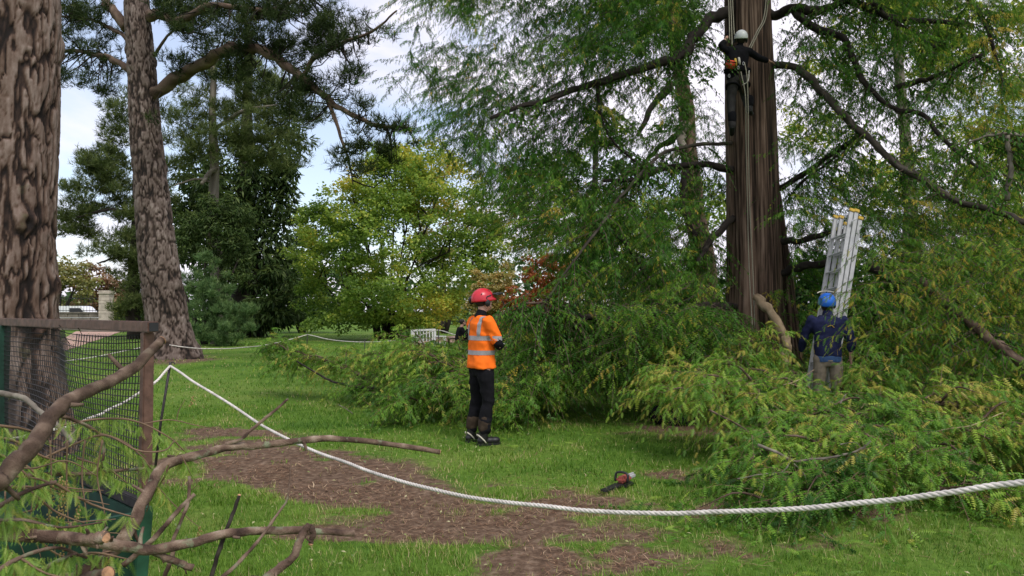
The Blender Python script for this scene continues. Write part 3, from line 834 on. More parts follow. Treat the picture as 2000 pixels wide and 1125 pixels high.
bl = conifer_blobs([(770, 360, 41, 110, 70), (690, 410, 41, 90, 65), (640, 490, 41, 80, 70), (860, 370, 41, 90, 70), (910, 440, 41, 80, 70), (770, 460, 39.5, 130, 80), (650, 580, 41, 80, 50), (900, 540, 41, 80, 60), (770, 560, 38.5, 110, 60), (840, 300, 41.5, 50, 40), (620, 420, 41, 36, 40),
      (700, 600, 39, 60, 40), (850, 600, 40, 60, 40), (770, 320, 41, 70, 40), (960, 480, 41, 40, 70), (600, 540, 41, 30, 50), (640, 630, 40, 50, 20), (770, 610, 39, 40, 26), (720, 630, 39, 40, 16), (830, 630, 39.5, 40, 16)])
sub = subclumps(bl, 700, (.24, .42))
lf = Acc()
pos, dd = blob_pts(sub, 62000, .35)
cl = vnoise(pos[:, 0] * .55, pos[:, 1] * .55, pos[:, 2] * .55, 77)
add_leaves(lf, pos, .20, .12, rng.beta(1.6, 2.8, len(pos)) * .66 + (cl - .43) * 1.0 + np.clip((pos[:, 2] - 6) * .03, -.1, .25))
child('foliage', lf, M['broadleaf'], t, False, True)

# ------------------------------------------------------------------ autumn trees, shrubs and far growth behind everything
def bush(name, label, cat, px, d, blobs, mat, n, ln, wd, trunk=(.08, 1.5), m=60, tint=0.0, group=None, lens=False):
    b = base_at(px, d)
    t = thing(name, label, cat, b, group)
    for k in range(3):
        a = Acc(); e = b + np.array([(k - 1) * trunk[1] * .4, rng.normal() * .3, trunk[1]])
        limb(a, [b - np.array([0, 0, .1]), b + (e - b) * .5 + np.array([0, 0, .2]), e], trunk[0], trunk[0] * .3, 8, 6, .1, int(px) + k)
        child('trunk' if k == 1 else 'stem', a, M['branch_dark'], t, True)
    bl = conifer_blobs(blobs); sub = subclumps(bl, m, (.3, .55))
    lf = Acc(); pos, dd = blob_pts(sub, n, .2)
    pos[:, 2] = np.maximum(pos[:, 2], .05)
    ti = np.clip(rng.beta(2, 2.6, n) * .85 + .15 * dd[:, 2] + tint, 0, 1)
    if lens:
        dn = nrm(rdir(n) + np.array([0, 0, -.5]))
        place(lf, (LENS_V, LENS_F), pos, dn, rdir(n) + np.array([0, 0, 1.]), ln * rng.uniform(.6, 1.3, n), wd * rng.uniform(.7, 1.2, n), ti)
    else:
        add_leaves(lf, pos, ln, wd, ti)
    child('foliage', lf, M[mat], t, False, True)
    return t
bush('autumn_tree', 'yellow-green autumn tree beyond the low dark wall', 'tree', 118, 78, [(120, 530, 78, 45, 40), (85, 560, 78, 40, 50), (150, 560, 78, 36, 34), (105, 595, 78, 50, 20), (70, 590, 76, 45, 34)], 'autumn_yellow', 6500, .36, .24, (.25, 4), 80)
bush('autumn_tree', 'russet brown autumn tree behind the stone gate pillar', 'tree', 190, 84, [(185, 555, 84, 42, 34), (170, 590, 84, 50, 24), (215, 570, 84, 30, 30), (235, 590, 84, 36, 20)], 'autumn_brown', 5500, .36, .24, (.25, 4), 70)
bush('garden_shrub', 'bright green shrub by the railings right of the gate pillar', 'shrub', 240, 62, [(240, 612, 62, 24, 20), (262, 618, 62, 24, 16)], 'broadleaf', 2600, .2, .12, (.06, 1), 40, .1)
bush('garden_shrub', 'low dark rounded shrub at the foot of the railings', 'shrub', 300, 58, [(285, 625, 58, 40, 20), (330, 630, 58, 40, 18)], 'shrub', 3500, .24, .13, (.06, 1), 50)
bush('maple_tree', 'small golden maple glowing behind the red helmet', 'tree', 968, 33, [(955, 555, 33, 34, 30), (985, 545, 33, 22, 26), (940, 590, 33, 26, 28), (975, 590, 33, 22, 28), (962, 620, 33, 24, 20)], 'maple_gold', 5500, .14, .10, (.07, 1.6), 70)
bush('copper_beech', 'copper-red leaved tree glimpsed between the green branches', 'tree', 1060, 31, [(1040, 540, 31, 50, 40), (1090, 530, 31, 36, 40), (1020, 590, 31, 46, 36), (1080, 590, 31, 50, 36), (1010, 630, 31, 40, 24)], 'copper', 8000, .15, .10, (.10, 2), 80)
bush('broadleaf_tree', 'light green tree filling the gap between dark conifer and yellowing tree', 'tree', 590, 54, [(600, 480, 54, 50, 40), (580, 540, 54, 46, 46), (560, 600, 54, 50, 40), (620, 600, 54, 50, 40), (640, 560, 54, 40, 50)], 'shrub', 7000, .3, .2, (.2, 3), 80, .2)
bush('golden_tree', 'golden-yellow treetop rising above the multi-stemmed tree', 'tree', 868, 52, [(855, 285, 52, 24, 24), (880, 320, 52, 26, 26), (840, 340, 52, 30, 30), (870, 390, 52, 60, 50), (860, 480, 52, 60, 60), (940, 440, 52, 50, 60), (960, 520, 52, 40, 40)], 'maple_gold', 5200, .24, .17, (.2, 6), 80, -.25)
bush('rhododendron', 'bluish green rhododendron at the far right under the redwood branches', 'shrub', 1960, 14.5, [(1950, 660, 14.5, 45, 34), (1985, 690, 14.5, 40, 36), (1940, 710, 14.2, 45, 30)], 'shrub_blue', 4200, .11, .045, (.03, .7), 60)
# a belt of evergreen shrubs behind the redwood, leaves coloured to read as shaded gaps
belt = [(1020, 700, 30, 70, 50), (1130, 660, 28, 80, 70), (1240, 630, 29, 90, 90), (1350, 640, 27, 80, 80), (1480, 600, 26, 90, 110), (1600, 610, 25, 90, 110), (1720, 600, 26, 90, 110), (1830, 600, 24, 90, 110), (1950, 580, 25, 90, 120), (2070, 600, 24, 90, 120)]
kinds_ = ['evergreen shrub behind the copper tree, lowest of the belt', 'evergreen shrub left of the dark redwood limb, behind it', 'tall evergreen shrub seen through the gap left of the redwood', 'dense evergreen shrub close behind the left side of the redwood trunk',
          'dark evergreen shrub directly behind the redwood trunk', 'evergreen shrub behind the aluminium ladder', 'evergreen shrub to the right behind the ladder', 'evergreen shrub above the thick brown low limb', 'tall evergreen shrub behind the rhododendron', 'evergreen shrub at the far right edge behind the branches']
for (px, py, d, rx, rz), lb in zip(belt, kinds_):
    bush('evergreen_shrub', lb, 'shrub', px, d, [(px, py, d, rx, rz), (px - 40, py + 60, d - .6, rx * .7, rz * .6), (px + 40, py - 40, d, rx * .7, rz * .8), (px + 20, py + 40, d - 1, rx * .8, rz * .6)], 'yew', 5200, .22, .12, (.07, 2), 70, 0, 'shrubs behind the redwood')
bush('dark_yew', 'dark clipped-looking yew in front of the bare grey pine trunk', 'shrub', 400, 35.2, [(400, 420, 35.2, 50, 36), (440, 460, 35.2, 50, 34), (380, 480, 35, 50, 34), (470, 420, 35.4, 34, 40), (430, 400, 35, 34, 26), (460, 520, 35.5, 40, 40), (350, 440, 35.4, 30, 30)], 'conifer', 6500, .22, .09, (.12, 4), 110, .1, None, True)
# tall trees behind the redwood whose trunks show
t, bb, top = tree_obj('conifer_tree', 'brown scaly conifer trunk with ivy and a broken grey limb behind the redwood', 'tree', 1385, 24, .52, 13, 'redwood_bark', lean=-1.3)
px_limb(t, [(1345, 235, 24), (1330, 260, 23.7), (1332, 290, 23.4), (1310, 310, 23)], .18, .07, 'branch_grey', 9)
px_limb(t, [(1310, 160, 24), (1270, 215, 24), (1245, 265, 24)], .14, .06, 'branch_dark', 12)
px_limb(t, [(1330, 265, 24), (1290, 285, 24.5), (1250, 330, 25)], .13, .05, 'branch_dark', 13)
iv = Acc(); bl = conifer_blobs([(1335, 195, 23.6, 22, 40), (1300, 255, 23.6, 34, 16), (1330, 60, 24, 60, 50), (1290, 30, 24, 90, 40), (1350, 130, 24, 40, 24), (1230, 60, 25, 80, 60), (1240, 350, 26, 60, 40), (1180, 330, 26, 60, 40)])
sub = subclumps(bl, 90, (.3, .5)); pos, dd = blob_pts(sub, 6500, .2)
add_leaves(iv, pos, .17, .09, rng.beta(2, 2, len(pos)))
child('foliage', iv, M['shrub'], t, False, True)
t, bb, top = tree_obj('broadleaf_tree', 'pale slender tree trunk behind the right side of the redwood canopy', 'tree', 1795, 26, .36, 15, 'branch_grey', lean=-1.0)
lf = Acc(); bl = conifer_blobs([(1700, 40, 26, 90, 60), (1800, 20, 26, 90, 50), (1620, 130, 27, 70, 60), (1850, 120, 27, 80, 70), (1930, 60, 27, 90, 70), (1720, 350, 27, 90, 60), (1880, 300, 27, 100, 80), (1980, 220, 27, 80, 90), (1600, 250, 28, 80, 50), (1950, 400, 26, 90, 80)])
sub = subclumps(bl, 200, (.26, .45)); pos, dd = blob_pts(sub, 15000, .2)
add_leaves(lf, pos, .20, .10, rng.beta(2, 2, len(pos)) * .8 + .1)
child('foliage', lf, M['broadleaf'], t, False, True)
t, bb, top = tree_obj('broadleaf_tree', 'leafy tree behind the left half of the redwood canopy', 'tree', 1150, 34, .3, 12, 'branch_dark', lean=.5)
lf = Acc(); bl = conifer_blobs([(1130, 420, 34, 90, 70), (1040, 440, 34, 60, 60), (1230, 430, 33, 90, 70), (1320, 470, 32, 70, 80), (1080, 330, 35, 70, 40), (1200, 520, 32, 110, 60), (1380, 400, 32, 60, 50), (1180, 250, 35, 50, 40), (1010, 350, 34, 40, 50)])
sub = subclumps(bl, 200, (.26, .45)); pos, dd = blob_pts(sub, 15000, .2)
add_leaves(lf, pos, .23, .12, rng.beta(2, 2.2, len(pos)) * .75)
child('foliage', lf, M['broadleaf'], t, False, True)
# far wood closing the view
lf = Acc(); n = 16000
x = rng.uniform(-75, 85, n); hgt = 3.5 + 4.5 * fbm(x * .12, x * 0, seed=41, oct=3) + np.where(x > 0, 2, 0) - 2.5 * np.exp(-((x + 52) / 12) ** 2)
z = rng.random(n) ** .8 * hgt
y = 92 + rng.uniform(-4, 4, n) + 3 * np.sin(x * .3)
add_leaves(lf, np.stack([x, y, z], -1), .9, .55, rng.beta(2, 3, n) * .9)
tag(lf.build('woodland', M['shrub']), 'far-off belt of trees closing the garden', 'woodland', kind='stuff')

# ================================================================== the redwood being worked on
tb = base_at(1470, 14.2)
red = thing('redwood_tree', 'tall dawn redwood with fluted reddish trunk being pruned by the climber', 'tree', tb)
zz = np.linspace(-.15, 15, 200)
px_at = lambda z, d: 608 - (z - EYE) / d * FPX
cxp = np.interp(zz, [0, .8, 1.6, 2.5, 4, 7.5, 15], [1476, 1476, 1474, 1474, 1472, 1466, 1462])
Cc = np.stack([(cxp - 1000) / FPX * 14.2, np.full_like(zz, 14.2), zz], -1)
rr = np.interp(zz, [-.1, .4, 1.0, 1.8, 3, 5, 7.5, 15], [.84, .68, .565, .51, .485, .46, .41, .22])
fl = np.interp(zz, [0, 1.2, 3, 15], [1.0, .5, .25, .05])
ac = Acc(); trunk_mesh(ac, Cc, rr, 150, 'fibre', 5, depth=.028, flare=fl)
child('trunk', ac, M['redwood_bark'], red, True)
# second stem fused at the back left
ac = Acc(); z2 = np.linspace(-.1, 2.4, 50)
C2 = np.stack([np.interp(z2, [0, 2.4], [(1412 - 1000) / FPX * 14.6, (1448 - 1000) / FPX * 14.6]), np.full_like(z2, 14.6), z2], -1)
trunk_mesh(ac, C2, np.interp(z2, [0, 1, 2.4], [.30, .22, .12]), 70, 'fibre', 8, depth=.03, flare=z2 * 0)
child('buttress', ac, M['redwood_bark'], red, True)
ac = Acc(); z2 = np.linspace(-.1, 3.9, 70)
C2 = np.stack([np.interp(z2, [0, 3.9], [(1545 - 1000) / FPX * 14.6, (1516 - 1000) / FPX * 14.6]), np.full_like(z2, 14.6), z2], -1)
trunk_mesh(ac, C2, np.interp(z2, [0, 1, 3.9], [.34, .24, .10]), 70, 'fibre', 9, depth=.03, flare=z2 * 0)
child('buttress', ac, M['redwood_bark'], red, True)
LIMBS = [
    ([(1435, 20, 14.2), (1395, 30, 13.8), (1365, 62, 13.5), (1345, 92, 13.2), (1310, 118, 12.9), (1255, 132, 12.6), (1180, 155, 12.2), (1110, 180, 11.8), (1030, 205, 11.4), (960, 230, 11.1)], .115, .03, 'branch_dark'),
    ([(1500, 32, 14.2), (1545, 18, 13.8), (1605, 17, 13.5), (1650, 2, 13.2), (1690, -25, 13)], .10, .05, 'branch_dark'),
    ([(1500, 122, 14.2), (1545, 130, 13.6), (1585, 155, 13.2), (1625, 200, 12.8), (1675, 250, 12.3), (1740, 312, 11.8), (1800, 350, 11.4), (1870, 393, 11), (1940, 412, 10.6), (2020, 440, 10.2)], .072, .042, 'branch_moss'),
    ([(1552, 22, 13.8), (1595, 55, 13.4), (1645, 75, 13), (1668, 125, 12.8), (1700, 175, 12.5), (1750, 215, 12.2)], .075, .035, 'branch_dark'),
    ([(1510, 372, 14.2), (1570, 340, 13.7), (1630, 295, 13.2), (1684, 263, 12.7)], .06, .035, 'branch_dark'),
    ([(1500, 545, 14.3), (1545, 525, 13.9), (1600, 515, 13.5), (1660, 522, 13)], .085, .06, 'branch_dark'),
    ([(1500, 475, 14.3), (1560, 470, 13.8), (1620, 455, 13.4), (1690, 450, 13)], .07, .04, 'branch_dark'),
    ([(1440, 280, 14.2), (1370, 283, 13.5), (1300, 297, 12.8), (1262, 330, 12.2), (1215, 380, 11.6), (1180, 430, 11.2), (1120, 510, 10.8), (1072, 580, 10.5)], .036, .018, 'branch_moss'),
    ([(1440, 332, 14.2), (1370, 320, 13.7), (1300, 330, 13.3), (1240, 350, 12.9), (1180, 352, 12.5)], .075, .03, 'branch_dark'),
    ([(1440, 420, 14.2), (1400, 455, 13.7), (1375, 490, 13.4), (1362, 518, 13.2)], .075, .045, 'branch_dark'),
    ([(1340, 335, 13.5), (1333, 380, 13.4), (1342, 430, 13.3), (1362, 460, 13.2)], .06, .035, 'branch_dark'),
    ([(1440, 600, 14), (1395, 598, 13.2), (1330, 612, 12.4), (1230, 625, 11.6), (1150, 620, 11), (1080, 605, 10.6)], .085, .04, 'branch_dark'),
    ([(1420, 615, 13.8), (1330, 630, 12.8), (1260, 648, 12), (1190, 690, 11.3), (1115, 715, 10.7), (1040, 755, 10.2)], .075, .03, 'branch_dark'),
    ([(1205, 455, 12.5), (1240, 500, 12.3), (1268, 548, 12.1)], .05, .025, 'branch_dark'),
    ([(1165, 165, 12.3), (1175, 235, 12), (1205, 285, 11.8), (1250, 322, 11.6)], .03, .015, 'branch_dark'),
    ([(1800, 545, 10.6), (1850, 592, 9.8), (1890, 628, 9.4), (1940, 668, 9.0), (2030, 735, 8.6)], .05, .062, 'branch_brown'),
    ([(1630, -10, 13.4), (1690, 15, 13.1), (1740, 35, 12.8), (1830, 42, 12.5), (1900, 50, 12.2)], .08, .03, 'branch_dark'),
    ([(1690, -10, 13), (1735, 35, 12.7), (1780, 65, 12.4), (1830, 95, 12)], .05, .025, 'branch_dark'),
    ([(1745, 172, 12.3), (1810, 155, 12), (1870, 128, 11.6), (1920, 105, 11.3)], .05, .025, 'branch_dark'),
    ([(1880, -20, 12), (1905, 15, 11.8), (1930, 60, 11.6), (1960, 160, 11.4)], .05, .02, 'branch_dark'),
    ([(1752, 216, 12.2), (1800, 222, 11.9), (1840, 270, 11.5), (1890, 312, 11.2), (1950, 350, 11)], .04, .02, 'branch_dark'),
    ([(2010, 265, 10), (1975, 262, 10), (1930, 265, 10.1), (1890, 278, 10.2)], .03, .012, 'branch_grey'),
    ([(1968, 264, 10), (1973, 320, 10), (1968, 390, 10)], .035, .03, 'branch_grey'),
    ([(1700, 520, 12), (1760, 550, 11), (1830, 560, 10.4)], .08, .05, 'branch_dark'),
    ([(1560, 360, 13.4), (1600, 330, 13), (1640, 300, 12.6)], .03, .02, 'branch_dark'),
    ([(1140, 620, 11), (1120, 640, 10.8), (1122, 590, 10.9), (1128, 540, 11)], .05, .03, 'branch_dark'),
    ([(1072, 580, 10.5), (1065, 600, 10.4), (1085, 650, 10.3)], .02, .01, 'branch_dark'),
    ([(1072, 590, 10.5), (1030, 592, 10.3), (1000, 597, 10.2)], .018, .01, 'branch_brown'),
]
LC = []
for i, (pts, r0, r1, mt) in enumerate(LIMBS):
    LC.append(px_limb(red, pts, r0, r1, mt, 100 + i, sides=9))
# pale bare limb drooping in front of the trunk foot
px_limb(red, [(1478, 585, 13.4), (1500, 600, 13.2), (1522, 640, 13), (1537, 668, 12.9), (1535, 690, 12.8), (1524, 722, 12.7)], .085, .075, 'wood_tan', 140, sides=10)

# canopy: sprays hang from side shoots of the limbs and fill the crown unevenly
fr = Acc(); tw = Acc()
def left_edge(py): return 52 + np.interp(py, [-100, 0, 60, 130, 190, 230, 300, 370, 420, 480, 560, 650, 720, 800], [800, 785, 790, 765, 775, 800, 868, 930, 955, 1000, 1010, 985, 965, 960])
HOLES = [(965, 560, 45, 48), (1050, 520, 55, 42), (1005, 590, 30, 24), (1275, 205, 34, 45), (1215, 195, 20, 30), (1230, 300, 60, 30), (1170, 300, 26, 20), (1150, 320, 30, 16), (1600, 140, 26, 22), (1765, 130, 20, 40), (1740, 215, 34, 30), (1720, 280, 30, 24), (1915, 275, 28, 22), (1850, 340, 26, 20), (1535, 215, 24, 20), (1555, 25, 30, 16),
         (1020, 120, 26, 24), (870, 40, 30, 26), (930, 55, 30, 16), (820, 160, 24, 22), (1380, 55, 22, 20), (1390, 130, 30, 24), (1355, 170, 22, 34), (1700, 320, 22, 18), (1890, 80, 28, 14), (1040, 230, 18, 20), (990, 270, 18, 30), (1250, 445, 18, 22), (1100, 40, 18, 14), (1600, 310, 16, 14), (1660, 230, 14, 18), (1980, 90, 26, 20), (1330, 150, 30, 20), (1410, 200, 22, 40), (1790, 385, 16, 14), (1640, 400, 12, 10)]
# clusters of drooping sprays: tassels with gaps of sky between them
nc = 4300
px = rng.uniform(755, 2090, nc); py = rng.uniform(-140, 560, nc)
dpt = rng.uniform(10.8, 17.2, nc)
ne = 620
px = np.concatenate([px, rng.uniform(800, 1400, ne)]); py = np.concatenate([py, rng.uniform(-130, 340, ne)]); dpt = np.concatenate([dpt, rng.uniform(11, 13.5, ne)]); nc += ne
keep = px > left_edge(py) + rng.normal(size=nc) * 14
P0 = np.array([P(a, b_, c) for a, b_, c in zip(px, py, dpt)])
cl = fbm(P0[:, 0] * .6, P0[:, 1] * .6, P0[:, 2] * .8, 51, 3)
keep &= rng.random(nc) < sstep(.34, .50, cl) * np.interp(py, [-140, 200, 400, 560], [.72, .74, .8, .8])
LIMB_OPEN = [(0, 42, .8), (1, 34, .8), (2, 40, .85), (3, 34, .75), (4, 30, .8), (7, 26, .6), (8, 30, .7), (9, 30, .7), (10, 26, .7), (11, 34, .6), (12, 34, .6), (13, 26, .7), (16, 26, .6), (18, 26, .6), (20, 26, .6), (5, 30, .7), (6, 30, .6)]
def clear(px, py, dpt, thin=.93):
    k = np.ones(len(px), bool)
    for hx, hy, ha, hb in HOLES:
        q = ((px - hx) / ha) ** 2 + ((py - 8 - hy) / hb) ** 2
        k &= ~((q < 1.25) & (rng.random(len(px)) < thin))
    k &= ~((px > 1395) & (px < 1540) & (py < 545) & (dpt < 14.9))            # the bare trunk
    k &= ~((px > 1400) & (px < 1545) & (py < 690) & (dpt < 13.4))
    k &= ~((px > 1568) & (px < 1715) & (py > 350) & (py < 660) & (dpt < 12.2))   # ladder standing clear of the leaves
    k &= ~((px > 1535) & (px < 1715) & (py > 520) & (dpt < 12.3))
    k &= ~((px < 1005) & (py > 520) & (dpt < 11))
    k &= ~((px > 1345) & (px < 1545) & (py < 275) & (dpt < 13.6))             # the climber hangs in the open
    for li, hw, pr in LIMB_OPEN:                                             # boughs are bare on their near side
        lx, ly = PX(LC[li]); ld_ = LC[li][:, 1]
        for a_, b_, c_ in zip(lx, ly, ld_):
            k &= ~((np.hypot(px - a_, (py + 6 - b_) * 1.3) < hw) & (dpt < c_ + .1) & (rng.random(len(px)) < pr))
    return k
P0 = P0[keep]; n = len(P0); K = 6
base = np.repeat(P0, K, 0) + rng.normal(size=(n * K, 3)) * np.array([.27, .27, .13])
qx, qy = PX(base); qd = base[:, 1]
ok = clear(qx, qy, qd); base = base[ok]; qx = qx[ok]; qy = qy[ok]
ctint = np.repeat(rng.normal(size=n) * .15, K)[ok]
n = len(base)
outw = base - np.array([tb[0], tb[1], 0]); outw[:, 2] = 0
D = nrm(outw) * .35 + rng.normal(size=(n, 3)) * .7; D[:, 2] = rng.normal(size=n) * .22 - .12
yellow = sstep(1750, 1980, qx) * sstep(480, 200, qy) * .28 + sstep(1650, 1900, qx) * .10
tint = .34 + (fbm(base[:, 0] * .8, base[:, 1] * .8, base[:, 2] * .8, 52, 2) - .5) * .5 + ctint + yellow
for tw_, sl in ((tw, slice(0, None, 2)), (None, slice(1, None, 2))):
    k_ = len(base[sl]); add_sprays(fr, tw_, base[sl], D[sl], rng.uniform(.35, .75, k_), 16, rng.uniform(.15, .7, k_), .95, .135, .060, tint[sl], (FEATH_V, FEATH_F), twr=.005, gold=.012, spread=.6, jit=.42)
print('tassel sprays', n)
# the crown goes on above
nu_ = 1500
q = rdir(nu_); rad_ = rng.random(nu_) ** .5
zc = rng.uniform(8.4, 15, nu_); R_ = np.interp(zc, [8.4, 15], [6.2, 2.2])
an_ = rng.random(nu_) * 2 * np.pi
base = np.stack([tb[0] + R_ * rad_ * np.cos(an_), tb[1] + R_ * rad_ * np.sin(an_), zc], -1)
base = base[(PX(base)[1] < -130)]; n = len(base)
add_sprays(fr, tw, base, base - np.array([tb[0], tb[1], 9.0]), rng.uniform(.6, 1.2, n), 16, rng.uniform(.5, 1.2, n), .9, .24, .09, .36 + rng.normal(size=n) * .14, (LEAF_V, LEAF_F), twr=.008, jit=.5)
# middle and lower storey: flatter layered sprays with larger fronds
n = 6200
px = rng.uniform(960, 2090, n); py = rng.uniform(330, 745, n); dpt = rng.uniform(10.5, 16.5, n)
P0 = np.array([P(a, b_, c) for a, b_, c in zip(px, py, dpt)])
cl = fbm(P0[:, 0] * .8, P0[:, 1] * .8, P0[:, 2] * 1.5, 53, 3)
keep = (px > left_edge(py) + rng.normal(size=n) * 14) & (rng.random(n) < sstep(.34, .52, cl) * np.interp(py, [330, 480, 745], [.25, .75, .85])) & clear(px, py, dpt, .8)
P0 = P0[keep]; n = len(P0)
D = P0 - np.array([tb[0], tb[1], 0]); D[:, 2] = 0
D = nrm(D) + rng.normal(size=(n, 3)) * .5; D[:, 2] = rng.normal(size=n) * .15
add_sprays(fr, tw, P0, D, rng.uniform(.45, .9, n), 13, rng.uniform(.2, .6, n), .5, .165, .085, .50 + (cl[keep] - .45) * .5 + rng.normal(size=n) * .16 + sstep(1600, 1900, px[keep]) * .12, (FEATH_V, FEATH_F), twr=.006, gold=.015)
print('layer sprays', n)
# bright lit boughs reaching towards the lawn on the right
n = 620
px = rng.uniform(1662, 2080, n); py = rng.uniform(455, 730, n); dpt = rng.uniform(8.6, 10.4, n)
P0 = np.array([P(a, b_, c) for a, b_, c in zip(px, py, dpt)])
cl = fbm(P0[:, 0] * 1.3, P0[:, 1] * 1.3, P0[:, 2] * 2.2, 54, 3)
keep = (cl > .46) & ~((px < 1700) & (py < 545)) & ~((px > 1690) & (px < 1860) & (py > 690))
P0 = P0[keep]; n = len(P0)
D = rng.normal(size=(n, 3)) * .6 + np.array([-.3, -.5, 0]); D[:, 2] = rng.normal(size=n) * .15
add_sprays(fr, tw, P0, D, rng.uniform(.35, .7, n), 13, rng.uniform(.3, .7, n), .55, .14, .048, .62 + rng.normal(size=n) * .14, COMB8, twr=.005, gold=.03)
# side shoots along the limbs
for C in LC:
    k = max(6, int(len(C) * 1.4))
    j = rng.integers(2, len(C), k)
    p0 = C[j] + rng.normal(size=(k, 3)) * .05
    qx, qy = PX(p0)
    ok = ~((qx > 1390) & (qx < 1545) & (qy < 560)) & ~((qx > 1555) & (qx < 1720) & (qy > 380))
    p0 = p0[ok]; k = len(p0)
    if k == 0: continue
    dd = rng.normal(size=(k, 3)); dd[:, 2] = -.2
    add_sprays(fr, tw, p0, dd, rng.uniform(.5, 1.0, k), 22, .6, 1.0, .105, .036, .36 + rng.normal(size=k) * .12, (LEAF_V, LEAF_F), twr=.008)
child('twigs', tw, M['twig'], red, False, True)
child('foliage', fr, M['redwood_leaf'], red, False, True)

# low skirts of foliage sweeping down to the grass
fr = Acc(); tw = Acc()
n = 1150
px = rng.uniform(1000, 1420, n); py = rng.uniform(590, 735, n); dpt = rng.uniform(9.8, 12.5, n)
P0 = np.array([P(a, b_, c) for a, b_, c in zip(px, py, dpt)])
cl = fbm(P0[:, 0] * 1.1, P0[:, 1] * 1.1, P0[:, 2] * 1.4, 61, 3)
ok = (cl > .38) & (P0[:, 2] > .22) & ~((px > 1180) & (px < 1320) & (py > 735))
P0 = P0[ok]; n = len(P0)
D = rng.normal(size=(n, 3)); D[:, 1] -= .7; D[:, 2] = -.1
add_sprays(fr, tw, P0, D, rng.uniform(.4, .8, n), 14, rng.uniform(.2, .6, n), .55, .17, .06, (.50 + rng.normal(size=n) * .15), COMB4, twr=.005)
child('low_twigs', tw, M['twig'], red, False, True)
child('low_foliage', fr, M['redwood_leaf'], red, False, True)

# ================================================================== far corner: gate pillar, wall, railings, van, steps
def gw(px, d, z=0.0):
    return np.array([(px - 1000) / FPX * d, d, z])
pl = thing('gate_pillar', 'pale stone gate pillar of stacked courses at the end of the path', 'pillar', gw(208, 60))
pc = gw(208, 60)
for k in range(11):
    a = Acc(); add_box(a, pc + [0, 0, .14 + .27 * k], .82 + rng.normal() * .012, .82, .262, bev=.02, attr=rng.random())
    child('stone', a, M['stone'], pl)
a = Acc(); add_box(a, pc + [0, 0, 3.02], 1.0, 1.0, .14, bev=.02); add_box(a, pc + [0, 0, 3.16], .88, .88, .13, bev=.02); child('cap', a, M['stone'], pl)
a = Acc(); add_box(a, pc + [-.1, -.1, .16], 1.25, 1.2, .42, bev=.03); child('plinth', a, M['stone'], pl)
wl = thing('low_wall', 'low dark stone wall left of the gate pillar', 'wall', gw(150, 60.3))
wa, wb = gw(60, 60.4), gw(197, 60.4)
L_ = wb[0] - wa[0]
for r_ in range(4):
    x = wa[0] - (.25 if r_ % 2 else 0)
    while x < wb[0] - .3:
        w_ = rng.uniform(.55, .95); x1 = min(x + w_, wb[0] - .02)
        a = Acc(); add_box(a, [(x + x1) / 2, 60.4 + rng.normal() * .012, .2 + .34 * r_], x1 - x - .025, .42, .315, bev=.025); child('stone', a, M['wall_stone'], wl)
        x = x1
a = Acc(); add_box(a, [(wa[0] + wb[0]) / 2, 60.4, 1.44], L_ + .1, .55, .13, bev=.02); child('coping', a, M['wall_stone'], wl)
fe = thing('railings', 'tall thin iron railings standing on the low dark wall', 'fence', gw(150, 60.4, 1.5))
for x in np.arange(wa[0], wb[0], .24):
    a = Acc(); add_tube(a, [[x, 60.4, 1.5], [x, 60.4, 2.75]], .014, 5); add_tube(a, [[x, 60.4, 2.75], [x, 60.4, 2.92]], [.022, .002], 5); child('bar', a, M['iron'], fe)
for z in (1.62, 2.62):
    a = Acc(); add_box(a, [(wa[0] + wb[0]) / 2, 60.4, z], L_, .02, .05); child('rail', a, M['iron'], fe)
fe = thing('iron_gate', 'thin iron railings right of the pale gate pillar', 'fence', gw(240, 60.2))
ga, gb = gw(220, 60.2), gw(300, 60.2)
for x in np.arange(ga[0], gb[0], .24):
    a = Acc(); add_tube(a, [[x, 60.2, 0.05], [x, 60.2, 2.3]], .014, 5); child('bar', a, M['iron'], fe)
for z in (.25, 1.2, 2.15):
    a = Acc(); add_box(a, [(ga[0] + gb[0]) / 2, 60.2, z], gb[0] - ga[0], .02, .05); child('rail', a, M['iron'], fe)
st = thing('garden_steps', 'dark low steps in front of the stone pillar', 'steps', gw(200, 56))
for k in range(3):
    a = Acc(); add_box(a, gw(203, 56 + k * .45, .06 + .12 * k), 3.2 - k * .1, .45, .13, bev=.01); child('step', a, M['wall_stone'], st)
# van behind the wall
vc = gw(152, 67)
van = thing('parked_van', 'white van parked behind the low wall, mostly hidden', 'van', vc)
def prism(acc, prof, x0, w0, c):
    """side profile (x,z) extruded across y"""
    p = np.array(prof); n = len(p)
    V = np.vstack([np.column_stack([p[:, 0], np.full(n, -w0 / 2), p[:, 1]]), np.column_stack([p[:, 0], np.full(n, w0 / 2), p[:, 1]])]) + np.asarray(c)
    j = np.arange(n); k = (j + 1) % n
    F = np.stack([j, k, k + n, j + n], -1)
    ctr0 = len(V); V = np.vstack([V, V[:n].mean(0), V[n:].mean(0)])
    b = acc.n
    acc.add(V, F)
    acc.T.append(np.vstack([np.stack([np.full(n, ctr0), k, j], -1), np.stack([np.full(n, ctr0 + 1), j + n, k + n], -1)]) + b)
a = Acc(); prism(a, [(-2.2, .35), (2.3, .35), (2.4, .8), (2.2, 1.15), (1.5, 1.25), (.85, 1.95), (.6, 2.03), (-2.1, 2.03), (-2.25, 1.9)], 0, 1.8, vc); child('body', a, M['van_white'], van)
a = Acc(); prism(a, [(-.2, 1.3), (1.25, 1.3), (.72, 1.85), (-.2, 1.85)], 0, 1.82, vc); child('window', a, M['glass_dark'], van)
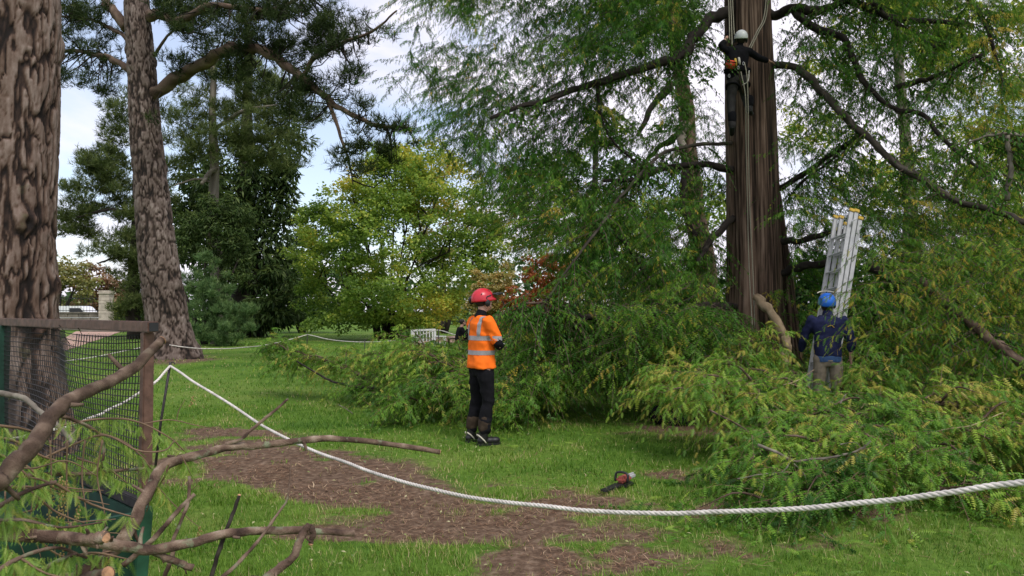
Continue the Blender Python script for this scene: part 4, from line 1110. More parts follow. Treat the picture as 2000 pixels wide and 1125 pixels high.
for x in (-1.4, 1.5):
    a = Acc(); V, F = ellipsoid(vc + [x, 0, .34], .34, .93, .34, nu=16, nv=8); a.add(V, F); child('wheel', a, M['black_plastic'], van)

# white slatted bench by the far path
def bench(label, px, d, ang, mat, group=None):
    b = base_at(px, d)
    t = thing('garden_bench', label, 'bench', b)
    c, s = math.cos(ang), math.sin(ang)
    X = np.array([c, s, 0]); Y = np.array([-s, c, 0])
    def bx(nm, off, sx, sy, sz):
        a = Acc(); add_box(a, b + X * off[0] + Y * off[1] + np.array([0, 0, off[2]]), sx, sy, sz, X, Y, bev=.006); child(nm, a, M[mat], t)
    for x in (-.7, .7):
        for y in (-.2, .22): bx('leg', (x, y, .32 if y < 0 else .45), .07, .07, .64 if y < 0 else .9)
        bx('armrest', (x, 0, .66), .08, .5, .04)
    for k in range(4): bx('slat', (0, -.18 + k * .115, .43), 1.36, .09, .025)
    for k in range(7): bx('back_slat', (-.57 + k * .19, .235, .68), .06, .02, .40)
    bx('back_rail', (0, .235, .90), 1.46, .05, .07)
    return t, b, X, Y
bench('white slatted garden bench turned away beyond the cut branches', 838, 26.5, R(62), 'bench_white')

# ================================================================== rope barrier
def rope(name, label, pts, r, n, cat='rope', mat='rope_white', twist=None):
    C = spline(pts, n)
    q_ = np.linspace(0, 1, n) * 26
    C = C + (np.stack([vnoise(q_, q_ * 0 + k, seed=88) for k in range(3)], -1) - .5) * r * .7
    a = Acc()
    if twist:
        T, X, Y = frames(C); s = np.concatenate([[0], np.cumsum(np.linalg.norm(np.diff(C, axis=0), axis=1))])
        for k in range(3):
            ph = s / twist * 2 * np.pi + k * 2.094
            add_tube(a, C + r * .42 * (np.cos(ph)[:, None] * X + np.sin(ph)[:, None] * Y), r * .62, 6)
    else:
        add_tube(a, C, r, 6)
    return tag(a.build(name, M[mat], None, True), label, cat)
def stake(label, px, d, h, lean=(0, 0), r=.011, group='rope barrier stakes'):
    b = base_at(px, d)
    t = thing('rope_stake', label, 'stake', b, group)
    top = b + np.array([lean[0], lean[1], h])
    a = Acc(); add_tube(a, [b - np.array([0, 0, .2]), b + (top - b) * .5, top], r, 7); child('shaft', a, M['steel_dark'], t, True)
    # loop at the head that carries the rope
    th = np.linspace(0, 2 * np.pi * .85, 14)
    a = Acc(); add_tube(a, np.stack([top[0] + .022 * np.cos(th) + .018, np.full(14, top[1]), top[2] + .022 * np.sin(th) - .02], -1), .005, 6); child('eye', a, M['steel_dark'], t, True)
    return top
s0 = stake('thin dark steel stake holding the near end of the white rope', 301, 6.9, 1.08, (.16, 0), .012)
s1 = stake('far dark stake standing left of the multi-stemmed tree', 600, 30, .66, (.02, 0), .018)
s2 = stake('far dark stake rising out of the cut branches near the white bench', 713, 25, .62, (0, 0), .015)
s3 = stake('pale-topped far stake beside the white bench', 857, 25.6, .95, (0, 0), .02)
rope('barrier_rope', 'thick twisted white rope sagging across the whole foreground', [s0 + [0.0, 0, -.03], P(372, 741, 6.55), P(440, 783, 6.0), P(520, 835, 5.45), P(610, 880, 4.95), P(700, 912, 4.55), P(800, 945, 4.2), P(920, 971, 3.9), P(1050, 988, 3.62), P(1200, 999, 3.4), P(1350, 1001, 3.2), P(1500, 997, 3.03), P(1650, 986, 2.85), P(1800, 970, 2.66), P(1950, 949, 2.5), P(2120, 918, 2.35)], .0108, 640, twist=.075)
rope('barrier_rope', 'white rope running from the near stake behind the wire mesh to the left', [s0 + [0, 0, -.03], P(296, 752, 6.6), P(218, 798, 6.2), P(150, 826, 5.9), P(60, 850, 5.7), P(-60, 870, 5.5)], .012, 120, twist=.085)
rope('barrier_rope', 'far white rope slung from the leaning pine to the first far stake', [P(-20, 712, 21.5), P(100, 707, 21.3), P(180, 698, 21.3), P(255, 683, 21.4), P(312, 672, 21.45), P(345, 676, 21.4), P(400, 681, 22), P(460, 680, 23.5), P(530, 672, 26.5), s1 + [.02, 0, -.03]], .016, 90)
rope('barrier_rope', 'far white rope slung from the far stake to the white bench and behind the worker', [s1 + [.02, 0, -.03], P(650, 664, 28), P(715, 668, 25.4), P(780, 664, 25.4), P(830, 652, 25.5), s3 + [0, 0, -.03], P(890, 654, 25), P(930, 662, 24.5), P(1010, 674, 24), P(1080, 668, 24)], .016, 90)

# ================================================================== green trailer with mesh side, loaded with cut branches
A0 = P(288, 638, 2.9); A1 = P(-30, 617, 4.6)
A0[2] = A1[2] = 1.50
ux = nrm(A1 - A0); uy = np.array([-ux[1], ux[0], 0.]);
if uy[1] > 0: uy = -uy                      # towards the bed, i.e. to the camera's left
UZ = np.array([0, 0, 1.])
tr = thing('tipper_trailer', 'green trailer with brown steel rails and black wire mesh side, loaded with branches', 'trailer', [A0[0], A0[1], 0])
LT = 3.4
def tbox(nm, s, t_, z, sx, sy, sz, mat, bev=.004, parent=tr):
    a = Acc(); add_box(a, np.array([A0[0], A0[1], 0]) + ux * s + uy * t_ + UZ * z, sx, sy, sz, ux, uy, UZ, bev=bev); return child(nm, a, M[mat], parent)
tbox('top_rail', LT / 2 - .03, 0, 1.5, LT + .06, .042, .042, 'rust')
tbox('rail_end_cap', -.062, 0, 1.5, .004, .034, .034, 'black_plastic', 0)
tbox('post', 0, 0, 1.155, .04, .04, .648, 'rust')
tbox('post', 2.05, 0, 1.155, .05, .05, .648, 'green_paint')
tbox('post', LT, 0, 1.155, .05, .05, .648, 'green_paint')
tbox('bottom_rail', LT / 2, 0, .81, LT + .04, .03, .04, 'steel_dark')
tbox('floor', LT / 2, .75, .50, LT, 1.5, .05, 'green_paint')
for k, (s, w_) in enumerate([(.42, .84), (1.27, .84), (2.12, .84), (2.97, .84)]): tbox('side_panel', s, 0, .645, w_, .03, .28, 'green_paint')
tbox('side_panel', LT / 2, 1.5, .65, LT, .03, .27, 'green_paint')
tbox('headboard', LT, .75, .8, .03, 1.46, .55, 'green_paint')
# tailgate, leaning a little outwards at the top
tg = Acc(); tc0 = np.array([A0[0], A0[1], 0]) + ux * -.01 + uy * .75 + UZ * .50
tz = nrm(UZ - ux * .16); add_box(tg, tc0, .025, 1.46, .62, nrm(np.cross(uy, tz)), uy, tz, bev=.004); tgo = child('tailgate', tg, M['green_paint'], tr)
for q in (.03, 1.47):
    a = Acc(); add_box(a, tc0 + uy * (q - .75) - ux * .022, .03, .05, .66, nrm(np.cross(uy, tz)), uy, tz, bev=.004); child('tailgate_edge', a, M['green_paint_pale'], tgo)
tbox('chassis_rail', LT / 2, .35, .42, LT + .3, .08, .1, 'rust'); tbox('chassis_rail', LT / 2, 1.15, .42, LT + .3, .08, .1, 'rust')
for q in (-.12, 1.62):
    th = np.linspace(0, 2 * np.pi, 20, endpoint=False)
    for s in (1.35, 2.05):
        c = np.array([A0[0], A0[1], .29]) + ux * s + uy * q
        prof = np.array([[.17, -.09], [.27, -.09], [.29, -.05], [.29, .05], [.27, .09], [.17, .09]])
        V = (c + prof[None, :, :1] * (np.cos(th)[:, None, None] * ux + np.sin(th)[:, None, None] * UZ) + prof[None, :, 1:] * uy).reshape(-1, 3)
        F = [[i * 6 + j, i * 6 + (j + 1) % 6, ((i + 1) % 20) * 6 + (j + 1) % 6, ((i + 1) % 20) * 6 + j] for i in range(20) for j in range(6)]
        a = Acc().add(V, np.array(F)); wh = child('wheel', a, M['black_plastic'], tr)
        a = Acc(); V, F = ellipsoid(c, .175, .07, .175, ux, uy, UZ); a.add(V, F); child('rim', a, M['green_paint'], wh)
# wire mesh, each wire bent a little
mp_ = bpy.data.objects.new('mesh_panel', None); COL.objects.link(mp_); mp_.parent = tr
mp_.matrix_parent_inverse = tr.matrix_basis.inverted()
def warp(s, z):
    q = np.stack([s, z], -1)
    ds = (vnoise(s * 2.2, z * 3.5, seed=71) - .5) * .05; dz = (vnoise(s * 2.0, z * 3, seed=72) - .5) * .035; dt = (vnoise(s * 2.5, z * 3, seed=73) - .5) * .05
    return np.array([A0[0], A0[1], 0]) + np.outer(s + ds, ux) + np.outer(dt, uy) + np.outer(z + dz - .012 * np.sin(s * 3.1), UZ)
PIT = .027
for k in range(int(2.9 / PIT)):
    s = .035 + k * PIT; top = 1.472 - (.05 * max(0, math.sin(k * .27)) if 27 < k < 55 else 0)
    z = np.linspace(.80, top, 9)
    pts = warp(np.full(9, s), z)
    if 24 < k < 44 and k % 5 == 0: pts = np.vstack([pts, pts[-1] + ux * rng.uniform(-.05, .03) + UZ * .03 + uy * .03])   # cut ends bent over
    a = Acc(); add_tube(a, pts, .0021, 4, False); child('wire', a, M['wire'], mp_)
for k in range(25):
    z = .82 + k * PIT
    if z > 1.475: break
    s = np.linspace(.01, 2.95, 34)
    a = Acc(); add_tube(a, warp(s, np.full(34, z)), .0021, 4, False); child('wire', a, M['wire'], mp_)

# ------------------------------------------------------------------ the cut branches on the trailer (each one a thing)
def cut_branch(label, stems, group='cut branches on the trailer', fronds=(), catkins=(), mat='branch_cut', cut=None):
    """stems: (points (px,py,d), r0, r1). first one is the main stem"""
    t = thing('cut_branch', label, 'branch', P(*stems[0][0][0]), group)
    for i, (pts, r0, r1) in enumerate(stems):
        a = Acc(); C = limb(a, np.array([P(*q) for q in pts]), r0, r1, max(14, 7 * len(pts)), 12 if i == 0 else 7, .09, len(label) + i * 7, .35, .16)
        st_ = child('stem' if i == 0 else ('side_stem' if r0 > .006 else 'twig'), a, M[mat if r0 > .0045 else 'twig_red'], t, True)
        if r0 > .008:
            for q in range(6):
                k = rng.integers(3, len(C) - 3); tdir = nrm(rng.normal(size=3)); b2 = Acc(); e2 = C[k] + tdir * r0 * rng.uniform(1.6, 3.4)
                limb(b2, [C[k], (C[k] + e2) / 2 + rng.normal(size=3) * .002, e2], r0 * .34, r0 * .2, 5, 6, .1, i * 7 + q, .2, .2); child('knot', b2, M[mat], st_, True)
        if cut and i in cut:
            a = Acc(); d_ = nrm(C[-1] - C[-3]); x_ = nrm(np.cross(d_, [0, 0, 1])); V, F = ellipsoid(C[-1], r1 * 1.04, r1 * 1.04, .004, x_, np.cross(d_, x_), d_, 12, 4); a.add(V, F); child('cut_face', a, M['cut_wood'], st_)
    return t
FRME = {}
def frond_mesh(kind):
    if kind not in FRME:
        a = Acc(); TV, TF = comb_template(22, .55)
        V = TV * np.array([.105, .030, .105]); V[:, 2] += .012 * np.sin(V[:, 0] * 30) * (kind - 1)
        a.add(V, TF, [.25, .5, .8, .95][kind]); o = a.build('frond', M['fresh_leaf']); FRME[kind] = o.data
        bpy.data.objects.remove(o)
    return FRME[kind]
def hang_fronds(t, spots, n, sc=1.0, down=1.0):
    """spots: list of ((px,py,d),(px,py,d)) twig segments; fronds hang from each as parts of the branch"""
    for k in range(n):
        a_, b_ = spots[k % len(spots)]
        f = rng.random(); p = P(*a_) * (1 - f) + P(*b_) * f
        d = nrm(np.array([rng.normal() * .55, rng.normal() * .55, -down]))
        y = nrm(np.cross(rng.normal(size=3), d)); z = np.cross(d, y)
        o = bpy.data.objects.new('frond', frond_mesh(int(rng.choice(4, p=[.25, .4, .27, .08]))))
        COL.objects.link(o)
        s = sc * rng.uniform(.55, 1.15)
        m_ = Matrix(((d[0], y[0], z[0], p[0]), (d[1], y[1], z[1], p[1]), (d[2], y[2], z[2], p[2]), (0, 0, 0, 1))) @ Matrix.Diagonal((s, s, s, 1))
        o.parent = t
        o.matrix_parent_inverse = t.matrix_basis.inverted()
        o.matrix_basis = m_
thick = cut_branch('thick smooth brown cut branch curving up across the wire mesh', [([(-40, 970, 1.62), (10, 925, 1.66), (62, 872, 1.72), (100, 815, 1.8), (140, 780, 1.88), (200, 752, 1.98), (255, 722, 2.08), (295, 686, 2.16), (317, 664, 2.2)], .0225, .0125)], mat='branch_brown', cut=(0,))
mid = cut_branch('long lichened cut branch lying level with a sawn side stub', [
    ([(-40, 1040, 1.72), (60, 1048, 1.76), (140, 1052, 1.78), (215, 1062, 1.8), (290, 1072, 1.83), (370, 1060, 1.87), (450, 1042, 1.92), (540, 1036, 1.98), (620, 1038, 2.03), (692, 1042, 2.06)], .0165, .0085),
    ([(120, 1050, 1.74), (170, 1054, 1.71), (206, 1049, 1.69)], .0145, .013), ([(300, 1078, 1.84), (345, 1098, 1.86), (376, 1110, 1.88)], .009, .009)], cut=(1,))
arch = cut_branch('long arching cut branch with dark side twigs reaching out over the bare earth', [
    ([(150, 1125, 1.9), (215, 1082, 1.95), (255, 1030, 2.0), (282, 975, 2.05), (318, 915, 2.12), (370, 893, 2.2), (440, 876, 2.3), (520, 868, 2.38), (640, 857, 2.48), (750, 866, 2.56), (858, 883, 2.62)], .0185, .0085),
    ([(440, 868, 2.3), (470, 858, 2.32), (495, 836, 2.34), (530, 808, 2.36), (563, 779, 2.38)], .006, .004),
    ([(592, 862, 2.42), (596, 870, 2.42), (598, 880, 2.42)], .006, .004), ([(150, 1128, 1.9), (80, 1150, 1.9), (20, 1175, 1.9)], .018, .017)], cut=(0,))
fork = cut_branch('dark crooked branch stub rising from the bottom edge', [([(490, 1150, 1.72), (535, 1118, 1.74), (572, 1088, 1.76), (584, 1060, 1.77), (592, 1042, 1.78), (604, 1026, 1.79)], .0105, .008), ([(604, 1028, 1.79), (612, 1040, 1.79), (606, 1062, 1.79)], .008, .006)], cut=(1,))
cut_branch('thin straight twig with a pale sawn tip standing up beside the branches', [([(405, 1150, 1.9), (425, 1085, 1.92), (440, 1040, 1.94), (456, 1000, 1.96), (467, 968, 1.98)], .006, .0045)], mat='branch_dark', cut=(0,))
cut_branch('slender curving twig leaning right in front of the bare earth', [([(405, 1150, 1.8), (460, 1105, 1.84), (505, 1055, 1.9), (545, 1000, 1.95), (562, 970, 1.97), (568, 900, 2.0)], .0055, .0018)], mat='branch_cut')
cut_branch('lichened twig running up right from the level branch', [([(240, 1105, 1.9), (300, 1052, 1.93), (345, 1000, 1.96), (380, 965, 1.98)], .0075, .005), ([(320, 1130, 1.92), (338, 1080, 1.93), (340, 1050, 1.94), (366, 985, 1.97), (370, 930, 1.99)], .006, .004)])
tw1 = cut_branch('leafy twig bundle drooping in front of the wire mesh', [
    ([(40, 928, 2.0), (110, 926, 2.05), (170, 925, 2.1), (240, 918, 2.15), (300, 915, 2.2)], .007, .004),
    ([(115, 812, 2.0), (150, 822, 2.05), (190, 845, 2.1), (203, 880, 2.1), (195, 920, 2.1)], .005, .0035),
    ([(120, 832, 2.1), (180, 820, 2.1), (240, 818, 2.12), (280, 828, 2.14), (320, 848, 2.16), (345, 865, 2.18)], .0035, .0018),
    ([(190, 845, 2.1), (240, 862, 2.12), (275, 890, 2.14), (295, 915, 2.16)], .003, .002),
    ([(65, 905, 2.0), (140, 870, 2.05), (205, 850, 2.08), (270, 880, 2.1), (320, 880, 2.12), (340, 862, 2.14)], .0035, .002),
    ([(280, 828, 2.14), (330, 820, 2.18), (380, 830, 2.2), (420, 838, 2.25)], .002, .001), ([(345, 865, 2.18), (365, 890, 2.2), (355, 910, 2.2)], .002, .001),
    ([(345, 820, 2.2), (350, 800, 2.2), (362, 780, 2.2)], .0015, .0008)])
hang_fronds(tw1, [((115, 812, 2.0), (190, 845, 2.1)), ((180, 820, 2.1), (240, 818, 2.12)), ((190, 845, 2.1), (275, 890, 2.14)), ((40, 928, 2.0), (170, 925, 2.1)), ((170, 925, 2.1), (300, 915, 2.2)), ((203, 880, 2.1), (195, 920, 2.1)), ((240, 818, 2.12), (345, 865, 2.18)), ((365, 890, 2.2), (355, 905, 2.2)), ((240, 862, 2.12), (295, 915, 2.16))], 210, .52)
tw2 = cut_branch('leafy cut twigs with hanging catkins heaped at the left edge', [
    ([(-20, 830, 1.75), (30, 835, 1.8), (75, 845, 1.85)], .004, .002), ([(-20, 1000, 1.7), (50, 960, 1.75), (110, 940, 1.8)], .006, .004), ([(20, 950, 1.8), (60, 960, 1.82), (72, 990, 1.83), (40, 1003, 1.83)], .004, .002),
    ([(-20, 880, 1.75), (20, 900, 1.78), (60, 935, 1.8)], .004, .003), ([(60, 1125, 1.7), (110, 1098, 1.75), (150, 1080, 1.78)], .007, .004), ([(110, 1125, 1.8), (135, 1080, 1.82), (138, 1020, 1.84)], .004, .003),
    ([(10, 960, 1.75), (14, 1060, 1.77), (36, 1130, 1.78)], .002, .001), ([(100, 940, 1.85), (180, 985, 1.95), (260, 1010, 1.98)], .004, .002), ([(60, 960, 1.8), (110, 1000, 1.85), (165, 1022, 1.9)], .003, .002), ([(110, 1098, 1.75), (180, 1080, 1.9), (250, 1092, 1.93)], .004, .002)])
hang_fronds(tw2, [((-10, 832, 1.75), (75, 845, 1.85)), ((-10, 880, 1.75), (60, 935, 1.8)), ((-10, 990, 1.7), (110, 940, 1.8)), ((0, 970, 1.75), (60, 1010, 1.8)), ((-5, 1075, 1.7), (80, 1095, 1.75)), ((60, 1110, 1.7), (150, 1080, 1.78)), ((20, 1080, 1.72), (70, 1110, 1.74)), ((60, 950, 1.85), (150, 960, 1.9)), ((150, 985, 1.95), (260, 1010, 1.98)), ((60, 1000, 1.85), (160, 1020, 1.9)), ((160, 1080, 1.9), (250, 1090, 1.93))], 290, .56)
tw4 = cut_branch('pale green leafy cut branch deep in the bottom left corner', [([(-30, 1130, 1.65), (40, 1090, 1.7), (110, 1070, 1.75), (170, 1090, 1.8)], .006, .003), ([(-30, 1020, 1.7), (40, 1015, 1.75), (120, 1030, 1.8), (200, 1020, 1.85)], .005, .002), ([(40, 1090, 1.7), (90, 1120, 1.7), (140, 1130, 1.72)], .003, .002)])
hang_fronds(tw4, [((-20, 1125, 1.65), (40, 1090, 1.7)), ((40, 1090, 1.7), (170, 1085, 1.8)), ((-20, 1020, 1.7), (40, 1015, 1.75)), ((40, 1015, 1.75), (120, 1030, 1.8)), ((120, 1030, 1.8), (200, 1020, 1.85)), ((0, 1060, 1.7), (90, 1120, 1.7))], 280, .5)
tw5 = cut_branch('leafy cut branch drooping at the left edge just under the thick brown branch', [([(-30, 850, 1.9), (30, 862, 1.95), (80, 890, 2.0), (130, 905, 2.05)], .004, .002), ([(-30, 915, 1.9), (40, 905, 1.95), (110, 955, 2.0), (180, 960, 2.05)], .004, .002), ([(150, 895, 2.1), (210, 915, 2.12), (250, 945, 2.14)], .003, .0015)])
hang_fronds(tw5, [((-20, 850, 1.9), (80, 890, 2.0)), ((80, 890, 2.0), (130, 905, 2.05)), ((-20, 915, 1.9), (40, 905, 1.95)), ((40, 905, 1.95), (180, 960, 2.05)), ((150, 895, 2.1), (250, 945, 2.14))], 260, .5)
tw6 = cut_branch('tangle of bare fine twigs among the fresh fronds at the lower left', [([(-20, 900 + 30 * q, 1.8), (60, 915 + 32 * q - (q % 3) * 14, 1.85), (130, 900 + 34 * q + (q % 2) * 18, 1.9), (190 + 12 * q, 930 + 28 * q, 1.95)], .0028 + .0006 * (q % 3), .0012) for q in range(6)] + [([(30 + 34 * q, 860, 2.0), (40 + 30 * q, 930, 2.0), (25 + 36 * q, 1010, 1.98), (50 + 30 * q, 1090, 1.95)], .0026, .0010) for q in range(6)])
ca = Acc()
def catkin(t, p, ln):
    a = Acc(); n = int(ln / .0035)
    for k in range(n):
        f = k / n; ph = k * 2.4
        c = p + np.array([.004 * math.sin(f * 5) + .0042 * math.cos(ph), .0042 * math.sin(ph), -ln * f])
        V, F = ellipsoid(c, .0026, .0026, .0032, nu=5, nv=3); a.add(V, F, rng.random())
    child('catkin', a, M['catkin'], t)
for q in [(100, 935, 1.88, .11), (118, 932, 1.88, .12), (128, 940, 1.9, .10), (150, 975, 1.92, .08), (20, 1080, 1.76, .10), (28, 1095, 1.78, .08), (120, 1060, 1.86, .05), (375, 775, 2.2, .03), (388, 1030, 2.0, .03)]:
    catkin(tw2 if q[0] < 300 else tw1, P(*q[:3]), q[3])
tw3 = cut_branch('sparse leafy twig hanging in front of the corner post', [([(330, 905, 2.1), (322, 930, 2.11), (300, 965, 2.12), (286, 1000, 2.12)], .003, .0015), ([(355, 890, 2.15), (372, 925, 2.16), (385, 945, 2.17), (370, 960, 2.17)], .002, .001), ([(300, 940, 2.1), (330, 975, 2.12), (365, 1010, 2.13), (390, 1030, 2.13)], .0018, .0008)])
hang_fronds(tw3, [((330, 905, 2.1), (300, 965, 2.12)), ((355, 890, 2.15), (372, 925, 2.16)), ((300, 940, 2.1), (330, 975, 2.12)), ((270, 940, 2.1), (300, 990, 2.1)), ((350, 860, 2.2), (372, 900, 2.2))], 60, .5)
# sawn rounds and dead leaves deep in the load
cut_branch('short sawn branch end with orange cut face at the very bottom', [([(120, 1150, 1.9), (170, 1132, 1.85), (213, 1118, 1.8)], .015, .016)], cut=(0,))
cut_branch('pale curved bare stick at the far left in front of the mesh', [([(-20, 768, 2.6), (20, 771, 2.55), (50, 780, 2.5), (85, 810, 2.4), (120, 838, 2.3), (142, 865, 2.25)], .011, .006)], mat='branch_grey')

# ================================================================== heaps of cut redwood branches on the grass
def lopped(label, base, tip, r, sprays_n, spread, group, height=.35, seed=0, gold=.05, tint=.42, dead=0.0, mats='redwood_cut', extra=()):
    """a lopped limb lying on the lawn: stem, side shoots, dense fronds"""
    B, T_ = np.array(base, float), np.array(tip, float)
    t = thing('cut_branch', label, 'branch', [B[0], B[1], 0], group)
    a = Acc(); mid_ = (B + T_) / 2 + np.array([rng.normal() * .15, rng.normal() * .15, height * .45])
    C = limb(a, [B, B * .6 + mid_ * .4 + np.array([0, 0, .04]), mid_, mid_ * .45 + T_ * .55, T_], r, r * .25, 22, 8, .12, seed)
    child('stem', a, M['branch_brown'], t, True)
    sh = Acc(); fr = Acc(); tw = Acc()
    ns = 9
    tips = []
    for k in range(ns):
        f = .12 + .85 * k / ns; c = C[int(f * 21)]
        dirn = nrm(T_ - B); sd = np.array([-dirn[1], dirn[0], 0]) * (1 if k % 2 else -1)
        e = c + sd * spread * rng.uniform(.5, 1.0) * (1.1 - f * .6) + dirn * rng.uniform(.1, .6) + np.array([0, 0, rng.uniform(-.15, .35) * height * 2])
        e[2] = max(e[2], .08)
        S_ = limb(sh, [c, (c + e) / 2 + np.array([0, 0, .1]), e], r * .4, r * .12, 8, 5, .1, seed + k)
        tips.append(S_)
    if len(sh.V): child('side_stem', sh, M['branch_brown'], t, True)['kind'] = 'stuff'
    pool = np.vstack([C[3:]] + tips + [q[3:] for q in tips])
    j = rng.integers(0, len(pool), sprays_n)
    p0 = pool[j] + rng.normal(size=(sprays_n, 3)) * np.array([.12, .12, .06])
    p0[:, 2] = np.maximum(p0[:, 2], .10)
    sprays_n = len(p0)
    D = rng.normal(size=(sprays_n, 3)) * .7 + nrm(T_ - B) * .6; D[:, 2] = rng.normal(size=sprays_n) * .3 + .15
    Ls = rng.uniform(.28, .6, sprays_n)
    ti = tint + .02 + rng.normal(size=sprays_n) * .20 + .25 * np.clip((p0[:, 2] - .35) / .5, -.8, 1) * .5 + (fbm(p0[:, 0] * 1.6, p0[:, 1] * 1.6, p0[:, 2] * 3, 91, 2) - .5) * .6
    far_ = B[1] > 10
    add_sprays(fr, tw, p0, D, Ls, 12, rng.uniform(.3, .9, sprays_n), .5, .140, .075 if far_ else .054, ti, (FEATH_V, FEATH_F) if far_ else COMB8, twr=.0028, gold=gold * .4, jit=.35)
    for q in fr.V: q[:, 2] = np.maximum(q[:, 2], .012 + .03 * rng.random(len(q)))
    child('twigs', tw, M['twig_red'], t, False, True)
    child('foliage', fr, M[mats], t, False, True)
    return t
GR = 'cut branches heaped on the right'
def gp(px, d, z): return [(px - 1000) / FPX * d, d, z]
lopped('cut redwood branch arching highest on the heap, before the blue-helmeted worker', gp(1690, 8.6, .15), gp(1440, 8.2, .74), .045, 230, .55, GR, .25, 201)
lopped('bright green cut branch at the left end of the right heap', gp(1560, 7.9, .3), gp(1355, 7.9, .62), .035, 170, .55, GR, .35, 202, .02, .5)
lopped('cut branch drooping over the black bag on the lawn', gp(1520, 8.4, .35), gp(1330, 8.6, .70), .03, 110, .45, GR, .3, 203, .03, .5)
lopped('cut branch spilling down the front of the right heap behind the white rope', gp(1700, 7.0, .3), gp(1475, 6.5, .15), .04, 230, .6, GR, .3, 204, .02, .33)
lopped('cut branch lying along the front middle of the right heap', gp(1850, 6.8, .25), gp(1560, 6.1, .2), .04, 230, .65, GR, .35, 205, .03, .38)
lopped('yellowing cut branch on the right slope of the heap', gp(1650, 8.2, .45), gp(1960, 7.6, .4), .04, 250, .7, GR, .4, 206, .12, .55)
lopped('cut branch with bronze-tipped leaves at the far right end of the heap', gp(1780, 7.2, .3), gp(2060, 6.9, .3), .04, 240, .7, GR, .35, 207, .16, .5)
lopped('dark green cut branch low in the centre of the right heap', gp(1500, 7.6, .2), gp(1780, 7.1, .45), .04, 220, .65, GR, .4, 208, .02, .3)
lopped('cut branch standing up round the legs of the blue-helmeted worker', gp(1560, 9.4, .2), gp(1625, 9.2, .50), .03, 150, .5, GR, .3, 209, .04, .4)
lopped('cut branch rising in front of the redwood trunk foot', gp(1420, 9.8, .2), gp(1475, 10.2, .95), .03, 150, .5, GR, .3, 210, .03, .45)
lopped('cut branch behind the right heap, half in shade', gp(1720, 9.6, .2), gp(1980, 9.2, .6), .04, 220, .7, GR, .4, 211, .05, .35)
lopped('flattened yellowish cut branch trailing onto the lawn at the lower right', gp(1800, 6.0, .1), gp(2020, 5.6, .08), .02, 120, .45, GR, .08, 212, .15, .5)
lopped('cut branch under the rope with its tips combed down onto the grass', gp(1680, 6.0, .22), gp(1470, 5.55, .08), .03, 170, .5, GR, .2, 213, .02, .36)
# bare bleached sticks poking out of the heap
def stick(label, stems, mat='wood_tan', group='bare sticks in the heap'):
    t = thing('bare_stick', label, 'stick', P(*stems[0][0][0]), group)
    for i, (pts, r0, r1) in enumerate(stems):
        a = Acc(); limb(a, np.array([P(*q) for q in pts]), r0, r1, 6 * len(pts), 7, .14, 300 + i); child('stem' if i == 0 else 'twig', a, M[mat], t, True)
stick('pale bare forked stick lying across the front of the right heap', [([(1480, 868, 5.95), (1520, 885, 5.90), (1550, 900, 5.85), (1590, 897, 5.85), (1640, 890, 5.85), (1680, 878, 5.85), (1700, 862, 5.85)], .012, .008), ([(1545, 900, 5.85), (1530, 920, 5.80), (1500, 930, 5.75)], .006, .003), ([(1550, 905, 5.85), (1570, 925, 5.80), (1580, 945, 5.75), (1630, 932, 5.75)], .006, .003), ([(1640, 868, 5.85), (1670, 864, 5.85), (1682, 875, 5.85)], .004, .002)], 'branch_grey')
stick('thin curved pale twig hooked over the left front of the heap', [([(1440, 935, 5.65), (1490, 926, 5.65), (1540, 922, 5.70)], .005, .003), ([(1490, 926, 5.65), (1492, 950, 5.60), (1485, 970, 5.55)], .004, .003)], 'branch_grey')
stick('thin twig crossing the top of the heap below the worker', [([(1530, 752, 8.2), (1560, 742, 8.2), (1590, 722, 8.2)], .006, .003), ([(1540, 748, 8.2), (1575, 760, 8.15)], .004, .002)], 'wood_tan')
stick('thin bare twig arching out of the yellowing right slope', [([(1800, 850, 6.6), (1850, 838, 6.5), (1900, 830, 6.5), (1960, 805, 6.6)], .005, .003)], 'wood_tan')
stick('short broken stick poking up from the middle of the heap', [([(1650, 820, 7.2), (1640, 795, 7.2), (1652, 770, 7.2)], .008, .005), ([(1640, 795, 7.2), (1618, 782, 7.2)], .004, .002)], 'branch_grey')
stick('long thin brown twig lying across the left half of the heap', [([(1385, 800, 7.2), (1450, 835, 6.9), (1480, 862, 6.7), (1530, 880, 6.5)], .009, .006)], 'branch_brown')
# left heap beyond the orange worker
GL = 'cut branches lying on the left'
lopped('cut branch with yellowish drooping tip reaching furthest left on the lawn', gp(730, 12.6, .35), gp(548, 13.6, .66), .04, 210, .34, GL, .45, 221, .10, .40, mats='redwood_cut')
lopped('cut branch flat on the grass left of the orange worker', gp(900, 11.4, .3), gp(690, 12.4, .22), .04, 170, .5, GL, .25, 222, .06, .36, mats='redwood_cut')
lopped('cut branch heaped highest behind the orange worker, left side', gp(960, 12.2, .45), gp(740, 12.6, .55), .05, 300, .8, GL, .6, 223, .04, .36, mats='redwood_cut')
lopped('cut branch with its tips on the grass just left of the worker boots', gp(930, 11.0, .4), gp(790, 10.4, .15), .035, 220, .55, GL, .35, 224, .06, .34, mats='redwood_cut')
lopped('cut branch between the worker and the low redwood foliage', gp(1120, 11.2, .5), gp(960, 11.0, .35), .04, 240, .7, GL, .45, 225, .04, .36, mats='redwood_cut')
lopped('cut branch at the back of the left heap below the white bench', gp(1000, 13.4, .5), gp(820, 14.2, .5), .04, 240, .7, GL, .5, 226, .05, .36, mats='redwood_cut')
lopped('tall cut branch propped in the middle of the left heap', gp(900, 12.0, .3), gp(800, 12.2, .62), .04, 220, .6, GL, .6, 227, .04, .42)
